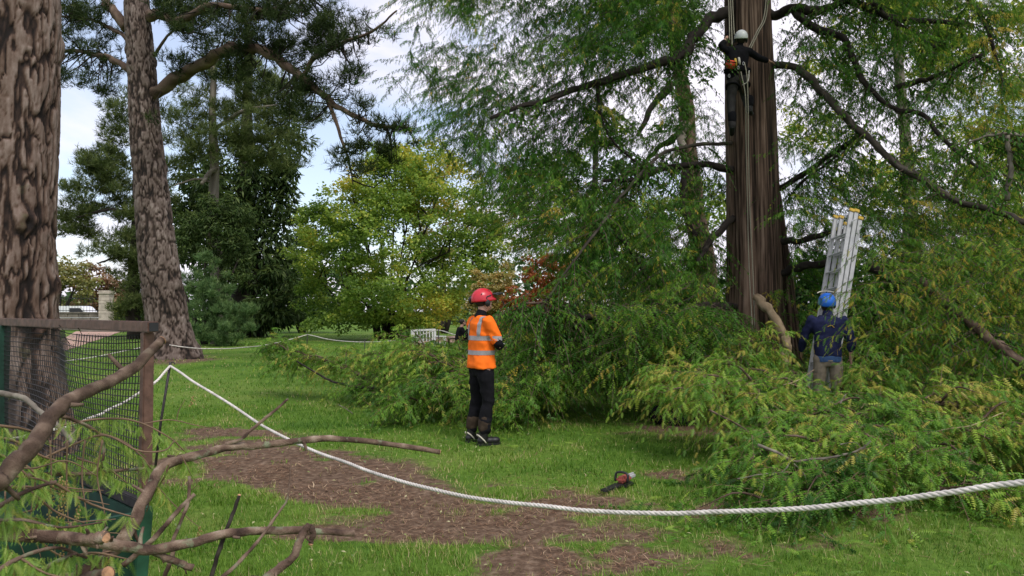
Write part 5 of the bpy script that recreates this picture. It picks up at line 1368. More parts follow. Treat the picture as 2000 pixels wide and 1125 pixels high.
lopped('cut branch filling the front of the left heap beside the bare stick', gp(960, 11.0, .25), gp(830, 11.2, .6), .04, 220, .6, GL, .5, 228, .05, .45)
lopped('cut branch drooping to the lawn right of the worker', gp(1080, 10.6, .5), gp(985, 10.0, .25), .03, 180, .5, GL, .4, 229, .03, .40)
stick('dark bare limb sticking out of the left heap behind the worker', [([(790, 718, 11.8), (850, 712, 11.6), (910, 720, 11.5), (960, 716, 11.4), (1010, 708, 11.3), (1060, 700, 11.2)], .028, .018)], 'branch_dark', 'bare limbs in the left heap')
stick('crooked dark limb curving out of the yellowish left branch', [([(580, 705, 12.9), (620, 730, 12.7), (650, 745, 12.5), (690, 755, 12.3), (730, 758, 12.1)], .012, .026)], 'branch_dark', 'bare limbs in the left heap')

# ================================================================== aluminium ladder leaning in the branches
ft = P(1567, 818, 10.95); tp = P(1632, 424, 11.5); fn = P(1597, 826, 10.55); 
ld = thing('extension_ladder', 'triple aluminium extension ladder with yellow end caps leaning into the redwood', 'ladder', [fn[0], fn[1], 0])
ft[2] = fn[2] = .03
up = nrm(tp - ft); wdir = fn - ft; wdir = wdir - up * np.dot(wdir, up); WID = float(np.linalg.norm(wdir)); wdir = nrm(wdir)
sdir = np.cross(up, wdir)
if sdir[0] < 0: sdir = -sdir
LL = float(np.linalg.norm(tp - ft))
for sec in range(3):
    o_ = ft + sdir * .088 * sec + up * (.02 * sec)
    ln_ = LL - (.0, .0, .11)[sec]
    sc_ = bpy.data.objects.new('ladder_section', None); COL.objects.link(sc_); sc_.parent = ld; sc_.matrix_parent_inverse = ld.matrix_basis.inverted()
    for q in (0, 1):
        c = o_ + wdir * (WID * q - (.012 if q else -.012) * sec) + up * ln_ / 2
        a = Acc(); add_box(a, c, .006, .062, ln_, wdir, sdir, up)
        for e in (-1, 1): add_box(a, c + sdir * e * .029 + wdir * (.011 if q == 0 else -.011), .022, .005, ln_ - .004, wdir, sdir, up)
        child('stile', a, M['aluminium'], sc_)
        a = Acc(); add_box(a, c + up * (ln_ / 2 + .004), .036, .082, .05, wdir, sdir, up, bev=.006); child('end_cap', a, M['yellow_plastic'], sc_)
        a = Acc(); add_box(a, c - up * (ln_ / 2 - .01), .04, .086, .05, wdir, sdir, up, bev=.006); child('foot', a, M['black_plastic'], sc_)
    for k in range(int((ln_ - .2) / .28)):
        c = o_ + up * (.25 + .28 * k)
        if .25 + .28 * k > ln_ - .12: break
        a = Acc(); add_tube(a, [c + wdir * (.012 + .012 * sec), c + wdir * (WID - .012 - .012 * sec)], .016, 8); child('rung', a, M['aluminium'], sc_)
a = Acc(); c = ft + up * (LL - .24) + wdir * WID; add_tube(a, spline([c + wdir * .02 + sdir * .02, c + wdir * .06 + up * .05, c + wdir * .07 + sdir * .05 + up * .1], 6), .012, 6); child('hook', a, M['aluminium'], ld, True)

# ================================================================== people
def capsule(C, rad, sides=12):
    """rounded-end tube as closed mesh; rad list per point"""
    C = np.asarray(C, float); rad = np.asarray(rad, float)
    T0 = nrm(C[1] - C[0]); T1 = nrm(C[-1] - C[-2])
    C = np.vstack([C[0] - T0 * rad[0] * .85, C[0] - T0 * rad[0] * .5, C, C[-1] + T1 * rad[-1] * .5, C[-1] + T1 * rad[-1] * .85])
    rad = np.concatenate([[rad[0] * .5, rad[0] * .86], rad, [rad[-1] * .86, rad[-1] * .5]])
    return tube(C, rad, sides, True)
def loft(rings, sides=24):
    """rings: (cx,cy,cz, ax(front-back), ay(side)); closed"""
    a = np.linspace(0, 2 * np.pi, sides, endpoint=False)
    V = []
    for cx, cy, cz, ax, ay in rings:
        e = .8
        V.append(np.stack([cx + ax * np.sign(np.cos(a)) * np.abs(np.cos(a)) ** e, cy + ay * np.sign(np.sin(a)) * np.abs(np.sin(a)) ** e, np.full(sides, cz)], -1))
    n = len(V); V = np.vstack(V + [np.array([[rings[0][0], rings[0][1], rings[0][2]], [rings[-1][0], rings[-1][1], rings[-1][2]]])])
    i = np.arange(n - 1)[:, None] * sides; j = np.arange(sides)[None]; k = (np.arange(sides) + 1) % sides
    F = np.stack([i + j, i + k, i + sides + k, i + sides + j], -1).reshape(-1, 4)
    J = np.arange(sides)
    caps = np.vstack([np.stack([np.full(sides, n * sides), k, J], -1), np.stack([np.full(sides, n * sides + 1), (n - 1) * sides + J, (n - 1) * sides + k], -1)])
    return V, F, caps
def add3(acc, q):
    b = acc.n; acc.add(q[0], q[1])
    if q[2] is not None: acc.T.append(q[2] + b)
def fuse(acc, name, mat, parent, voxel=.011, smooth=6, ratio=None, fold=0.0, seed=0, base=None):
    """one continuous surface out of the overlapping shapes, softened, with cloth folds"""
    o = acc.build(name, None, None, True)
    m = o.modifiers.new('r', 'REMESH'); m.mode = 'VOXEL'; m.voxel_size = voxel
    m = o.modifiers.new('s', 'SMOOTH'); m.iterations = smooth; m.factor = .5
    if ratio: m = o.modifiers.new('d', 'DECIMATE'); m.ratio = ratio
    dg = bpy.context.evaluated_depsgraph_get(); dg.update()
    me = bpy.data.meshes.new_from_object(o.evaluated_get(dg))
    old = o.data; bpy.data.objects.remove(o); bpy.data.meshes.remove(old)
    n = len(me.vertices); V = np.zeros(n * 3, np.float32); me.vertices.foreach_get('co', V); V = V.reshape(-1, 3).astype(float)
    if fold:
        Nn = np.zeros(n * 3, np.float32); me.vertices.foreach_get('normal', Nn); Nn = Nn.reshape(-1, 3)
        q = fbm(V[:, 0] * 7, V[:, 1] * 7, V[:, 2] * 11 + V[:, 0] * 6, seed, 3) - .5
        q2 = 1 - np.abs(fbm(V[:, 0] * 5 + V[:, 2] * 4, V[:, 1] * 5, V[:, 2] * 9, seed + 5, 2) * 2 - 1)
        V = V + Nn * ((q + (q2 - .8) * .9) * fold)[:, None]
    F = [list(p.vertices) for p in me.polygons]
    bvh = BVHTree.FromPolygons([Vector(v) for v in V], F)
    me.vertices.foreach_set('co', V.astype(np.float32).ravel())
    me.polygons.foreach_set('use_smooth', np.ones(len(me.polygons), bool))
    me.update()
    me.name = name; me.materials.clear(); me.materials.append(mat)
    o = bpy.data.objects.new(name, me); COL.objects.link(o); o.parent = parent
    return o, bvh
def lchild(name, acc, mat, parent, smooth=True):
    """child given in the parent's own space"""
    o = acc.build(name, mat, None, smooth); o.parent = parent
    return o
def wrap(bvh, path, ins, width, wdirs, off=.004, thick=.004):
    """tape laid on cloth: path of outside points, each shot inwards at the surface"""
    rows = []
    for p, i, wd in zip(path, ins, wdirs):
        r = []
        for e in (-.5, 0, .5):
            s = Vector(p + np.asarray(wd) * width * e); dr = (Vector(i + np.asarray(wd) * width * e) - s)
            h = bvh.ray_cast(s, dr.normalized(), dr.length)
            r.append(np.array(h[0] - dr.normalized() * off) if h[0] else None)
        rows.append(r)
    rows = [r for r in rows if all(x is not None for x in r)]
    V = np.array(rows).reshape(-1, 3); n = len(rows)
    F = [[i * 3 + j, i * 3 + j + 1, (i + 1) * 3 + j + 1, (i + 1) * 3 + j] for i in range(n - 1) for j in range(2)]
    a = Acc(); a.add(V, np.array(F)); return a
def ring_band(bvh, c, z, width, n=64, a0=0, a1=2 * np.pi, R_=.6, off=.004):
    th = np.linspace(a0, a1, n)
    path = [np.array([c[0] + R_ * math.cos(q), c[1] + R_ * math.sin(q), z]) for q in th]
    ins = [np.array([c[0], c[1], z])] * n
    return wrap(bvh, path, ins, width, [(0, 0, 1)] * n, off)
def hand(acc, w, d, palm, curl=.5, size=1.0, thumb=1):
    """palm and five fingers from wrist w along d, palm facing 'palm'"""
    d = nrm(d); palm = nrm(np.asarray(palm, float) - d * np.dot(palm, d)); s = np.cross(d, palm)
    V, F = ellipsoid(w + d * .045 * size, .052 * size, .040 * size, .016 * size, d, s, palm, 12, 8); acc.add(V, F)
    for k, (o_, l) in enumerate([(-.030, .068), (-.010, .078), (.011, .073), (.031, .056)]):
        b = w + d * .085 * size + s * o_ * size
        p = [b - d * .02 * size, b]
        dr = d.copy()
        for j in range(3):
            an = curl * (.35 + .35 * j)
            dr = nrm(d * math.cos(an) + palm * math.sin(an)); p.append(p[-1] + dr * l * size * (.42, .33, .25)[j])
        add3(acc, capsule(p, np.array([.0095, .0095, .009, .008, .0072]) * size, 8))
    b = w + d * .03 * size - s * .034 * size * thumb
    t1 = nrm(d * .6 - s * thumb * .7 + palm * .35); t2 = nrm(d * .9 - s * thumb * .2 + palm * .5)
    add3(acc, capsule([b, b + t1 * .035 * size, b + t1 * .035 * size + t2 * .03 * size, b + t1 * .035 * size + t2 * .052 * size], np.array([.013, .0115, .010, .008]) * size, 8))
def head(acc, c, fwd=(1, 0, 0), up_=(0, 0, 1)):
    """skull, jaw, nose, ears, brow; c is the centre between the ears"""
    f = nrm(fwd); u = nrm(np.asarray(up_) - f * np.dot(up_, f)); s = np.cross(u, f)
    E = lambda o_, a_, b_, c_, nu=14: acc.add(*ellipsoid(c + f * o_[0] + s * o_[1] + u * o_[2], a_, b_, c_, f, s, u, nu, 10))
    E((-.01, 0, .035), .098, .077, .085); E((.03, 0, -.03), .065, .060, .080); E((.055, 0, -.075), .035, .038, .028)
    E((.098, 0, -.012), .020, .012, .018, 10); E((.09, 0, .012), .012, .010, .03, 10); E((.078, 0, .028), .018, .05, .012, 10)
    E((.085, 0, -.05), .014, .024, .008, 10); E((.088, 0, -.062), .012, .02, .008, 10)
    for k in (-1, 1): E((.0, .078 * k, -.005), .018, .008, .032, 10); E((.06, .03 * k, -.02), .03, .022, .025, 10)
def face_bits(parent, c, fwd, up_):
    f = nrm(fwd); u = nrm(np.asarray(up_) - f * np.dot(up_, f)); s = np.cross(u, f)
    for k in (-1, 1):
        a = Acc(); a.add(*ellipsoid(c + f * .088 + s * .031 * k + u * .008, .010, .013, .009, f, s, u, 10, 6)); lchild('eye', a, M['boot_trim'], parent)
        a = Acc(); a.add(*ellipsoid(c + f * .082 + s * .032 * k + u * .03, .014, .022, .005, f, s, u, 10, 6)); lchild('eyebrow', a, M['hair'], parent)
def helmet(parent, c, fwd, up_, mat, vents=True, brim=.02, scale=1.0):
    f = nrm(fwd); u = nrm(np.asarray(up_) - f * np.dot(up_, f)); s = np.cross(u, f)
    a = Acc(); n1, n2 = 28, 12
    V, F = [], []
    for i in range(n2 + 1):
        ph = (i / n2) * (np.pi / 2) * 1.16
        for j in range(n1):
            th = 2 * np.pi * j / n1
            rf, rs, ru = .136 * scale, .112 * scale, .122 * scale
            rad = math.sin(min(ph, np.pi / 2)); zz_ = math.cos(ph)
            q = rad + max(0, ph - np.pi / 2) * .05
            ridge = 1 + .018 * math.cos(th * 6) * math.sin(ph * 2) 
            p = c + u * (.030 + ru * zz_) + f * (rf * q * math.cos(th) * ridge - .008) + s * rs * q * math.sin(th) * ridge
            if i >= n2 - 1: p = p + f * brim * max(0, math.cos(th)) ** 2
            V.append(p)
    for i in range(n2):
        for j in range(n1): F.append([i * n1 + j, i * n1 + (j + 1) % n1, (i + 1) * n1 + (j + 1) % n1, (i + 1) * n1 + j])
    a.add(np.array(V), np.array(F)); h = lchild('helmet', a, M[mat], parent)
    md = h.modifiers.new('t', 'SOLIDIFY'); md.thickness = .006; md.offset = -1
    if vents:
        for k in (-1, 1):
            for q in range(3):
                pc = c + u * (.105 - .012 * q) + s * k * (.062 + .012 * q) + f * (.04 - .045 * q)
                nn = nrm(pc - c - u * .03); x_ = nrm(np.cross(nn, s)); b = Acc(); b.add(*ellipsoid(pc + nn * .018, .018, .006, .004, x_, np.cross(nn, x_), nn, 10, 4)); b_ = b.build('vent', M['black_plastic'], None, True); b_.parent = h
    return h
def ear_cup(parent, c, s_, u, f, r=.04):
    a = Acc(); prof = [(0, .6), (.006, .95), (.016, 1.0), (.026, .92), (.034, .6), (.036, 0.02)]
    th = np.linspace(0, 2 * np.pi, 18, endpoint=False)
    V = np.vstack([c + s_ * d_ + r * k * (np.cos(th)[:, None] * f * .85 + np.sin(th)[:, None] * u * 1.15) for d_, k in prof])
    F = [[i * 18 + j, i * 18 + (j + 1) % 18, (i + 1) * 18 + (j + 1) % 18, (i + 1) * 18 + j] for i in range(5) for j in range(18)]
    a.add(V, np.array(F)); return lchild('ear_defender', a, M['black_plastic'], parent)
def boot(acc_b, acc_s, an, fwd):
    """boot with shaft, toe and sole; an = ankle point on the ground plane (x,y,z0)"""
    f = nrm(np.asarray(fwd, float)); s = np.array([-f[1], f[0], 0]); b = np.asarray(an, float)
    P_ = lambda x, y, z: b + f * x + s * y + np.array([0, 0, z])
    add3(acc_b, capsule([P_(-.01, 0, .24), P_(-.012, 0, .15), P_(-.01, 0, .08)], [.062, .056, .052], 14))
    acc_b.add(*ellipsoid(P_(-.03, 0, .055), .062, .045, .05)); acc_b.add(*ellipsoid(P_(.07, 0, .052), .10, .046, .042, f, s, (0, 0, 1)))
    acc_b.add(*ellipsoid(P_(.135, 0, .05), .062, .048, .042, f, s, (0, 0, 1)))
    n = 28; th = np.linspace(0, 2 * np.pi, n, endpoint=False)
    ox = .055 + .150 * np.cos(th); oy = (.052 - .008 * np.cos(th + .6)) * np.sign(np.sin(th)) * np.abs(np.sin(th)) ** .8
    V = np.vstack([np.array([P_(x, y, z) for x, y in zip(ox, oy)]) for z in (0.0, .026)] + [P_(.05, 0, 0)[None], P_(.05, 0, .026)[None]])
    J = np.arange(n); K = (J + 1) % n
    acc_s.add(V, np.stack([J, K, K + n, J + n], -1)); acc_s.T.append(np.vstack([np.stack([np.full(n, 2 * n), K, J], -1), np.stack([np.full(n, 2 * n + 1), J + n, K + n], -1)]) + acc_s.n - len(V))

# ---- the worker in orange: arms crossed, seen from behind his right shoulder
pb = base_at(940, 8.83); pb[2] += .005
wk = thing('person', 'person in orange hi-vis shirt and red helmet standing with folded arms watching', 'person', pb)
wk.rotation_euler = (0, 0, R(33))
HC = np.array([.035, 0, 1.665]); HF = (.97, -.12, .10)
hipR, hipL = np.array([0, -.095, .93]), np.array([0, .095, .93])
knR, knL = np.array([.03, -.105, .50]), np.array([.015, .125, .50])
anR, anL = np.array([-.02, -.11, .10]), np.array([-.035, .15, .10])
shR, shL = np.array([-.01, -.185, 1.43]), np.array([-.01, .185, 1.43])
elR, elL = np.array([.09, -.255, 1.16]), np.array([.09, .26, 1.16])
wrR, wrL = np.array([.235, .03, 1.22]), np.array([.205, -.075, 1.19])
ac = Acc()
add3(ac, loft([(0, 0, .86, .07, .12), (0, 0, .93, .105, .155), (0, 0, 1.05, .10, .145), (.01, 0, 1.2, .108, .155), (.01, 0, 1.33, .112, .175), (0, 0, 1.42, .095, .17), (-.005, 0, 1.47, .06, .09), (0, 0, 1.50, .05, .055)]))
add3(ac, capsule([[-.01, 0, 1.44], [.005, 0, 1.52], [.018, 0, 1.60]], [.06, .054, .054]))
head(ac, HC, HF)
for h_, k_, a_ in ((hipR, knR, anR), (hipL, knL, anL)):
    add3(ac, capsule(spline([h_, (h_ + k_) / 2, k_], 5), [.085, .082, .074, .062, .052])); add3(ac, capsule(spline([k_, k_ * .6 + a_ * .4 - [.015, 0, 0], a_], 5), [.052, .056, .05, .042, .038]))
    ac.add(*ellipsoid(a_ + [.06, 0, -.05], .11, .036, .035))
for s_, e_, w_ in ((shR, elR, wrR), (shL, elL, wrL)):
    add3(ac, capsule(spline([s_, (s_ + e_) / 2, e_], 4), [.056, .05, .045, .04])); add3(ac, capsule(spline([e_, (e_ + w_) / 2, w_], 4), [.04, .04, .034, .028]))
hand(ac, wrL, np.array([.02, -.98, -.03]) + np.array([-.45, 0, 0]), (-1, 0, .1), .9, .92, 1)
hand(ac, wrR, (.1, .95, .05), (-1, 0, -.2), .9, .92, -1)
fuse(ac, 'body', M['skin'], wk, .0095, 4, .25)
face_bits(wk, HC, HF, (0, 0, 1))
# trousers
ac = Acc()
add3(ac, loft([(0, 0, .80, .085, .15), (0, 0, .90, .118, .172), (0, 0, 1.0, .112, .160)]))
for h_, k_, a_ in ((hipR, knR, anR), (hipL, knL, anL)):
    add3(ac, capsule(spline([h_ - [0, 0, .02], (h_ + k_) / 2, k_, (k_ + a_) / 2 + [-.012, 0, 0], a_ + [0, 0, .07]], 9), [.098, .098, .093, .085, .075, .073, .074, .070, .068]))
fuse(ac, 'trousers', M['cloth_black'], wk, .012, 4, .6, .030, 3)
# muddy gaiters over the shins
ac = Acc()
for k_, a_ in ((knR, anR), (knL, anL)): add3(ac, capsule(spline([k_ * .45 + a_ * .55 + [-.012, 0, .02], a_ + [-.004, 0, .1]], 4), [.074, .078, .076, .074]))
o = fuse(ac, 'gaiter', M['cloth_brown'], wk, .012, 4, .6, .014, 8)
# shirt
ac = Acc()
add3(ac, loft([(0, 0, .885, .150, .196), (0, 0, .95, .145, .192), (.0, 0, 1.05, .132, .178), (.008, 0, 1.2, .128, .180), (.008, 0, 1.33, .128, .196), (0, 0, 1.42, .108, .19), (-.008, 0, 1.475, .075, .11), (-.005, 0, 1.505, .066, .07)], 28))
for s_, e_ in ((shR, elR), (shL, elL)): add3(ac, capsule([s_ + [0, 0, 0.0], s_ * .6 + e_ * .4, s_ * .28 + e_ * .72], [.076, .074, .073]))
so_, bv = fuse(ac, 'hi_vis_shirt', M['hivis'], wk, .011, 4, .7, .026, 5)
for z in (1.245, 1.075): lchild('reflective_band', ring_band(bv, (0, 0), z, .052, 80), M['reflective'], so_)
for y in (-.115, .115):
    th = np.linspace(R(0), R(180), 50)
    path = [np.array([.5 * math.cos(q) if True else 0, y, 1.24 + .5 * math.sin(q)]) for q in th]
    path = [np.array([-.5, y, z]) for z in np.linspace(1.245, 1.40, 16)] + [np.array([-.5 * math.cos(q), y, 1.40 + .5 * math.sin(q)]) for q in np.linspace(0.05, np.pi - .05, 44)] + [np.array([.5, y, z]) for z in np.linspace(1.40, 1.245, 16)]
    ins = [np.array([0, y, z]) for z in np.linspace(1.245, 1.40, 16)] + [np.array([0, y, 1.40])] * 44 + [np.array([0, y, z]) for z in np.linspace(1.40, 1.245, 16)]
    lchild('reflective_strap', wrap(bv, path, ins, .05, [(0, 1, 0)] * len(path), .005), M['reflective'], so_)
ac = Acc(); add3(ac, capsule([[-.012, 0, 1.485], [.0, 0, 1.535]], [.075, .066], 18)); fuse(ac, 'collar', M['cloth_black'], so_, .01, 3, None, .004)
# black undersleeves from the short sleeves to the wrist
ac = Acc()
for s_, e_, w_ in ((shR, elR, wrR), (shL, elL, wrL)): add3(ac, capsule(spline([s_ * .5 + e_ * .5, e_ + [0, -.004 if e_[1] < 0 else .004, -.005], (e_ + w_) / 2, w_ * .9 + e_ * .1], 9), [.056, .055, .054, .055, .053, .05, .046, .042, .038]))
fuse(ac, 'undersleeve', M['cloth_black'], wk, .011, 4, .6, .012, 9)
ab, as_ = Acc(), Acc()
for a_, fw in ((anR, (1, -.18, 0)), (anL, (1, .1, 0))):
    ab = Acc(); as_ = Acc(); boot(ab, as_, [a_[0], a_[1], 0], fw); bo, bvb = fuse(ab, 'boot', M['boot'], wk, .009, 3, .5)
    lchild('sole', as_, M['black_plastic'], bo, False)
    f = nrm(np.array(fw, float)); s = np.array([-f[1], f[0], 0])
    for k in (-1, 1):
        a = Acc(); add_tube(a, [np.array([a_[0], a_[1], 0]) + f * x + s * k * y + np.array([0, 0, z]) for x, y, z in ((-.085, .018, .125), (-.06, .05, .10), (-.02, .056, .06), (.0, .055, .032))], .008, 6); lchild('pale_trim', a, M['boot_trim'], bo)
    for k in range(4):
        a = Acc(); c = np.array([a_[0], a_[1], 0]) + f * (.045 + .022 * k) + np.array([0, 0, .115 - .012 * k]); add_tube(a, [c - s * .03, c + f * .004 + np.array([0, 0, .006]), c + s * .03], .003, 5); lchild('lace', a, M['iron'], bo)
ac = Acc(); hair_c = HC + np.array([-.042, 0, .012]); ac.add(*ellipsoid(hair_c, .074, .076, .068)); lchild('hair', ac, M['hair'], wk)
hl = helmet(wk, HC + np.array([-.005, 0, .012]), HF, (0, 0, 1), 'helmet_red', True, .03)
f = nrm(HF); u = nrm(np.array([0, 0, 1.]) - f * f[2]); s = np.cross(u, f)
e1 = ear_cup(wk, HC - s * .088 + u * -.005, -s, u, f, .042); 
e2 = ear_cup(wk, HC + s * .115 - f * .10 + u * .035, s, u, f, .045)
for k in (-1, 1):
    c0 = HC + s * k * .118 + u * .05; a = Acc(); add_tube(a, spline([HC + s * k * (.112 if k < 0 else .14) - f * (0 if k < 0 else .10) + u * .01, c0 + u * .01 - f * .01, c0 + u * .03 + f * .05], 6), .007, 6); lchild('ear_defender_arm', a, M['black_plastic'], wk)
    a = Acc(); add_tube(a, spline([HC + s * k * .085 + u * .02, HC + s * k * .07 + f * .045 - u * .06, HC + f * .065 - u * .098], 7), .004, 5); lchild('chin_strap', a, M['black_plastic'], wk)
# mesh visor flipped up over the brim
n1, n2 = 13, 6; V = []
for i in range(n2):
    for j in range(n1):
        an = R(-62) + R(124) * j / (n1 - 1); rr_ = .155 + .105 * i / (n2 - 1)
        V.append(HC + f * (rr_ * math.cos(an)) + s * (.122 * math.sin(an) * (1 - .1 * i / n2)) + u * (.088 + .028 * i / (n2 - 1) - .03 * math.sin(an) ** 2 * i / n2 - .035 * (i / n2) ** 2))
F = [[i * n1 + j, i * n1 + j + 1, (i + 1) * n1 + j + 1, (i + 1) * n1 + j] for i in range(n2 - 1) for j in range(n1 - 1)]
a = Acc(); a.add(np.array(V), np.array(F)); vo = lchild('visor', a, M['black_plastic'], wk); md = vo.modifiers.new('t', 'SOLIDIFY'); md.thickness = .004
a = Acc(); add_tube(a, np.array([V[(n2 - 1) * n1 + j] for j in range(n1)]), .006, 6); add_tube(a, np.array([V[j] for j in range(n1)]), .008, 6); o = lchild('visor_rim', a, M['black_plastic'], vo)

# ---- the climber on the trunk
CD = 13.25
cb = P(1442, 250, CD)
cl_ = thing('person', 'person in black climbing gear and white helmet hanging on the redwood trunk', 'person', cb)
o0 = cb
def cp(px, py, dy=0.0): return P(px, py, CD + dy) - o0
HCc = cp(1447, 76, .0); HFc = nrm(np.array([.12, .95, .28]))
pel = cp(1439, 150); che = cp(1441, 105, -.02); nk = cp(1445, 88)
sL, sR = cp(1421, 99, -.02), cp(1464, 102, -.02)
eL, wL_ = cp(1408, 91, -.08), cp(1422, 71, .05)
eR, wR_ = cp(1483, 113, .05), cp(1501, 119, .12)
hL, hR = cp(1432, 158), cp(1450, 158)
kL, aL = cp(1428, 200, .05), cp(1430, 246, .02)
kR, aR = cp(1455, 186, .28), cp(1464, 214, .16)
ac = Acc()
def lofty(ac, pts, r):
    add3(ac, capsule(pts, r, 16))
def torso(ac, g=0.0):
    for w_, q in ((-.075, 0), (.075, 0), (0, 0)): lofty(ac, spline([pel + [w_, 0, 0], (pel + che) / 2 + [w_ * 1.05, 0, 0], che + [w_ * 1.25, 0, .02]], 6), np.array([.10, .092, .092, .098, .100, .085]) + g)
    lofty(ac, [sL, (sL + sR) / 2 + [0, 0, .02], sR], [.06 + g, .075 + g, .06 + g])
torso(ac); lofty(ac, [nk - [0, 0, .04], nk, HCc - [0, 0, .06]], [.06, .055, .055]); head(ac, HCc, HFc)
for q in (([sL, eL, wL_], [.05, .042, .030]), ([sR, eR, wR_], [.05, .042, .030]), ([hL, kL, aL], [.085, .056, .042]), ([hR, kR, aR], [.085, .056, .042])): lofty(ac, spline(q[0], 7), np.interp(np.linspace(0, 1, 7), [0, .5, 1], q[1]))
hand(ac, wL_, (.2, .25, .95), (.7, .5, 0), 1.3, 1.0, 1); hand(ac, wR_, nrm(wR_ - eR), (0, .5, -1), .6, 1.0, -1)
fuse(ac, 'body', M['skin'], cl_, .010, 4, .25)
ac = Acc(); torso(ac, .016)
for q in (([sL, eL, eL * .6 + wL_ * .4], [.066, .06, .054]), ([sR, eR, eR * .25 + wR_ * .75], [.066, .058, .05])): lofty(ac, spline(q[0], 6), np.interp(np.linspace(0, 1, 6), [0, .5, 1], q[1]))
lofty(ac, [nk - [0, 0, .05], nk - [0, 0, .015]], [.075, .066])
fuse(ac, 'jersey', M['cloth_black'], cl_, .012, 5, .6, .014, 12)
ac = Acc(); lofty(ac, [hL + [.0, 0, .04], hR + [0, 0, .04]], [.115, .115])
for q in (([hL, kL, aL], [.105, .078, .066]), ([hR, kR, aR], [.105, .078, .066])): lofty(ac, spline(q[0], 8), np.interp(np.linspace(0, 1, 8), [0, .5, 1], q[1]))
fuse(ac, 'trousers', M['cloth_grey'], cl_, .012, 5, .6, .014, 13)
for a_, fw in ((aL, (.2, .9, -.5)), (aR, (.5, .8, .05))):
    ac = Acc(); f = nrm(fw); lofty(ac, [a_ + [0, 0, .06], a_ - [0, 0, .03], a_ - np.array([0, 0, .05]) + f * .05, a_ - np.array([0, 0, .05]) + f * .14], [.058, .056, .05, .042]); fuse(ac, 'boot', M['boot'], cl_, .01, 3, .6)
    ac = Acc(); lofty(ac, [a_ + [0, 0, .20], a_ + [0, 0, .10]], [.078, .074]); fuse(ac, 'gaiter', M['cloth_black'], cl_, .012, 3, .6, .008, 15)
ac = Acc(); hand(ac, wL_, (.2, .25, .95), (.7, .5, 0), 1.3, 1.12, 1); lofty(ac, [wL_ - [0, 0, .02], wL_ + [0, 0, .02]], [.038, .04]); fuse(ac, 'glove', M['cloth_black'], cl_, .008, 2, .5)
helmet(cl_, HCc, HFc, (0, -.3, .95), 'helmet_white', True, .02)
f = nrm(HFc); u = nrm(np.array([0, -.3, .95]) - f * np.dot(f, [0, -.3, .95])); s = np.cross(u, f)
for k in (-1, 1): ear_cup(cl_, HCc + s * k * .085 - u * .02, s * k, u, f, .045)
ac = Acc(); ac.add(*ellipsoid(HCc - f * .03 - u * .01, .085, .082, .09, f, s, u)); lchild('hair', ac, M['hair'], cl_)
# climbing harness: waist belt, leg loops, bridge, karabiners, chainsaw lanyard bag
hz_ = bpy.data.objects.new('harness', None); COL.objects.link(hz_); hz_.parent = cl_
th = np.linspace(0, 2 * np.pi, 40)
wc = cp(1440, 137, -.01)
for z, rx, ry, r in ((0, .215, .145, .03), (-.03, .215, .145, .026)):
    a = Acc(); add_tube(a, np.stack([wc[0] + rx * np.cos(th), wc[1] + ry * np.sin(th), wc[2] + z + .01 * np.sin(th)], -1), r, 8, False); lchild('waist_belt', a, M['cloth_black'], hz_)
for hh, kk in ((hL, kL), (hR, kR)):
    c = hh * .72 + kk * .28; a = Acc(); add_tube(a, np.stack([c[0] + .112 * np.cos(th), c[1] + .112 * np.sin(th), c[2] + .045 * np.cos(th + 2)], -1), .02, 7, False); lchild('leg_loop', a, M['cloth_black'], hz_)
a = Acc(); add_tube(a, spline([cp(1443, 140, -.19), cp(1446, 160, -.19), cp(1452, 182, -.15)], 8), .012, 6); lchild('strap', a, M['cloth_brown'], hz_)
a = Acc(); add_tube(a, spline([cp(1463, 138, -.15), cp(1461, 158, -.19), cp(1450, 166, -.19)], 10), .010, 6); lchild('pale_strap', a, M['webbing_pale'], hz_)
for k, (px_, py_, nm, mt) in enumerate([(1437, 122, 'yellow_tool', 'yellow_plastic'), (1444, 120, 'pale_tool', 'webbing_pale'), (1424, 148, 'karabiner', 'aluminium'), (1442, 132, 'karabiner', 'aluminium'), (1452, 124, 'karabiner', 'aluminium')]):
    c = cp(px_, py_, -.22); a = Acc()
    if 'tool' in nm: add_tube(a, [c + [-.01, 0, .07], c + [0, 0, .0], c + [.012, 0, -.06]], [.02, .024, .012], 8)
    else: t2 = np.linspace(0, 2 * np.pi, 16); add_tube(a, np.stack([c[0] + .014 * np.cos(t2), np.full(16, c[1]), c[2] + .030 * np.sin(t2)], -1), .004, 6, False)
    lchild(nm, a, M[mt], hz_)
t2 = np.linspace(0, 2 * np.pi, 24); a = Acc(); c = cp(1406, 133, -.05); add_tube(a, np.stack([c[0] + .024 * np.cos(t2), np.full(24, c[1]), c[2] + .05 * np.sin(t2)], -1), .005, 6, False); lchild('lanyard_loop', a, M['webbing_pale'], hz_)
pc_ = P(1427, 126, CD - .2)
pu = thing('pouch', 'small bright red first-aid bag clipped to the back of the climbing belt', 'bag', pc_)
a = Acc(); add_box(a, pc_, .17, .10, .14, nrm([1, 0, -.12]), (0, 1, 0), nrm([.12, 0, 1]), bev=.025); child('bag_body', a, M['pouch_red'], pu, True)
a = Acc(); add_box(a, pc_ + [0, -.004, .03], .176, .106, .012, nrm([1, 0, -.12]), (0, 1, 0), nrm([.12, 0, 1])); child('zip', a, M['cloth_black'], pu)
def lines(name, label, runs, r, group='climbing lines', mat='rope_line'):
    t = thing(name, label, 'rope', P(*runs[0][0]), group)
    for q in runs:
        a = Acc(); add_tube(a, spline(np.array([P(*k) for k in q]), 40), r, 6); child('strand', a, M[mat], t, True)
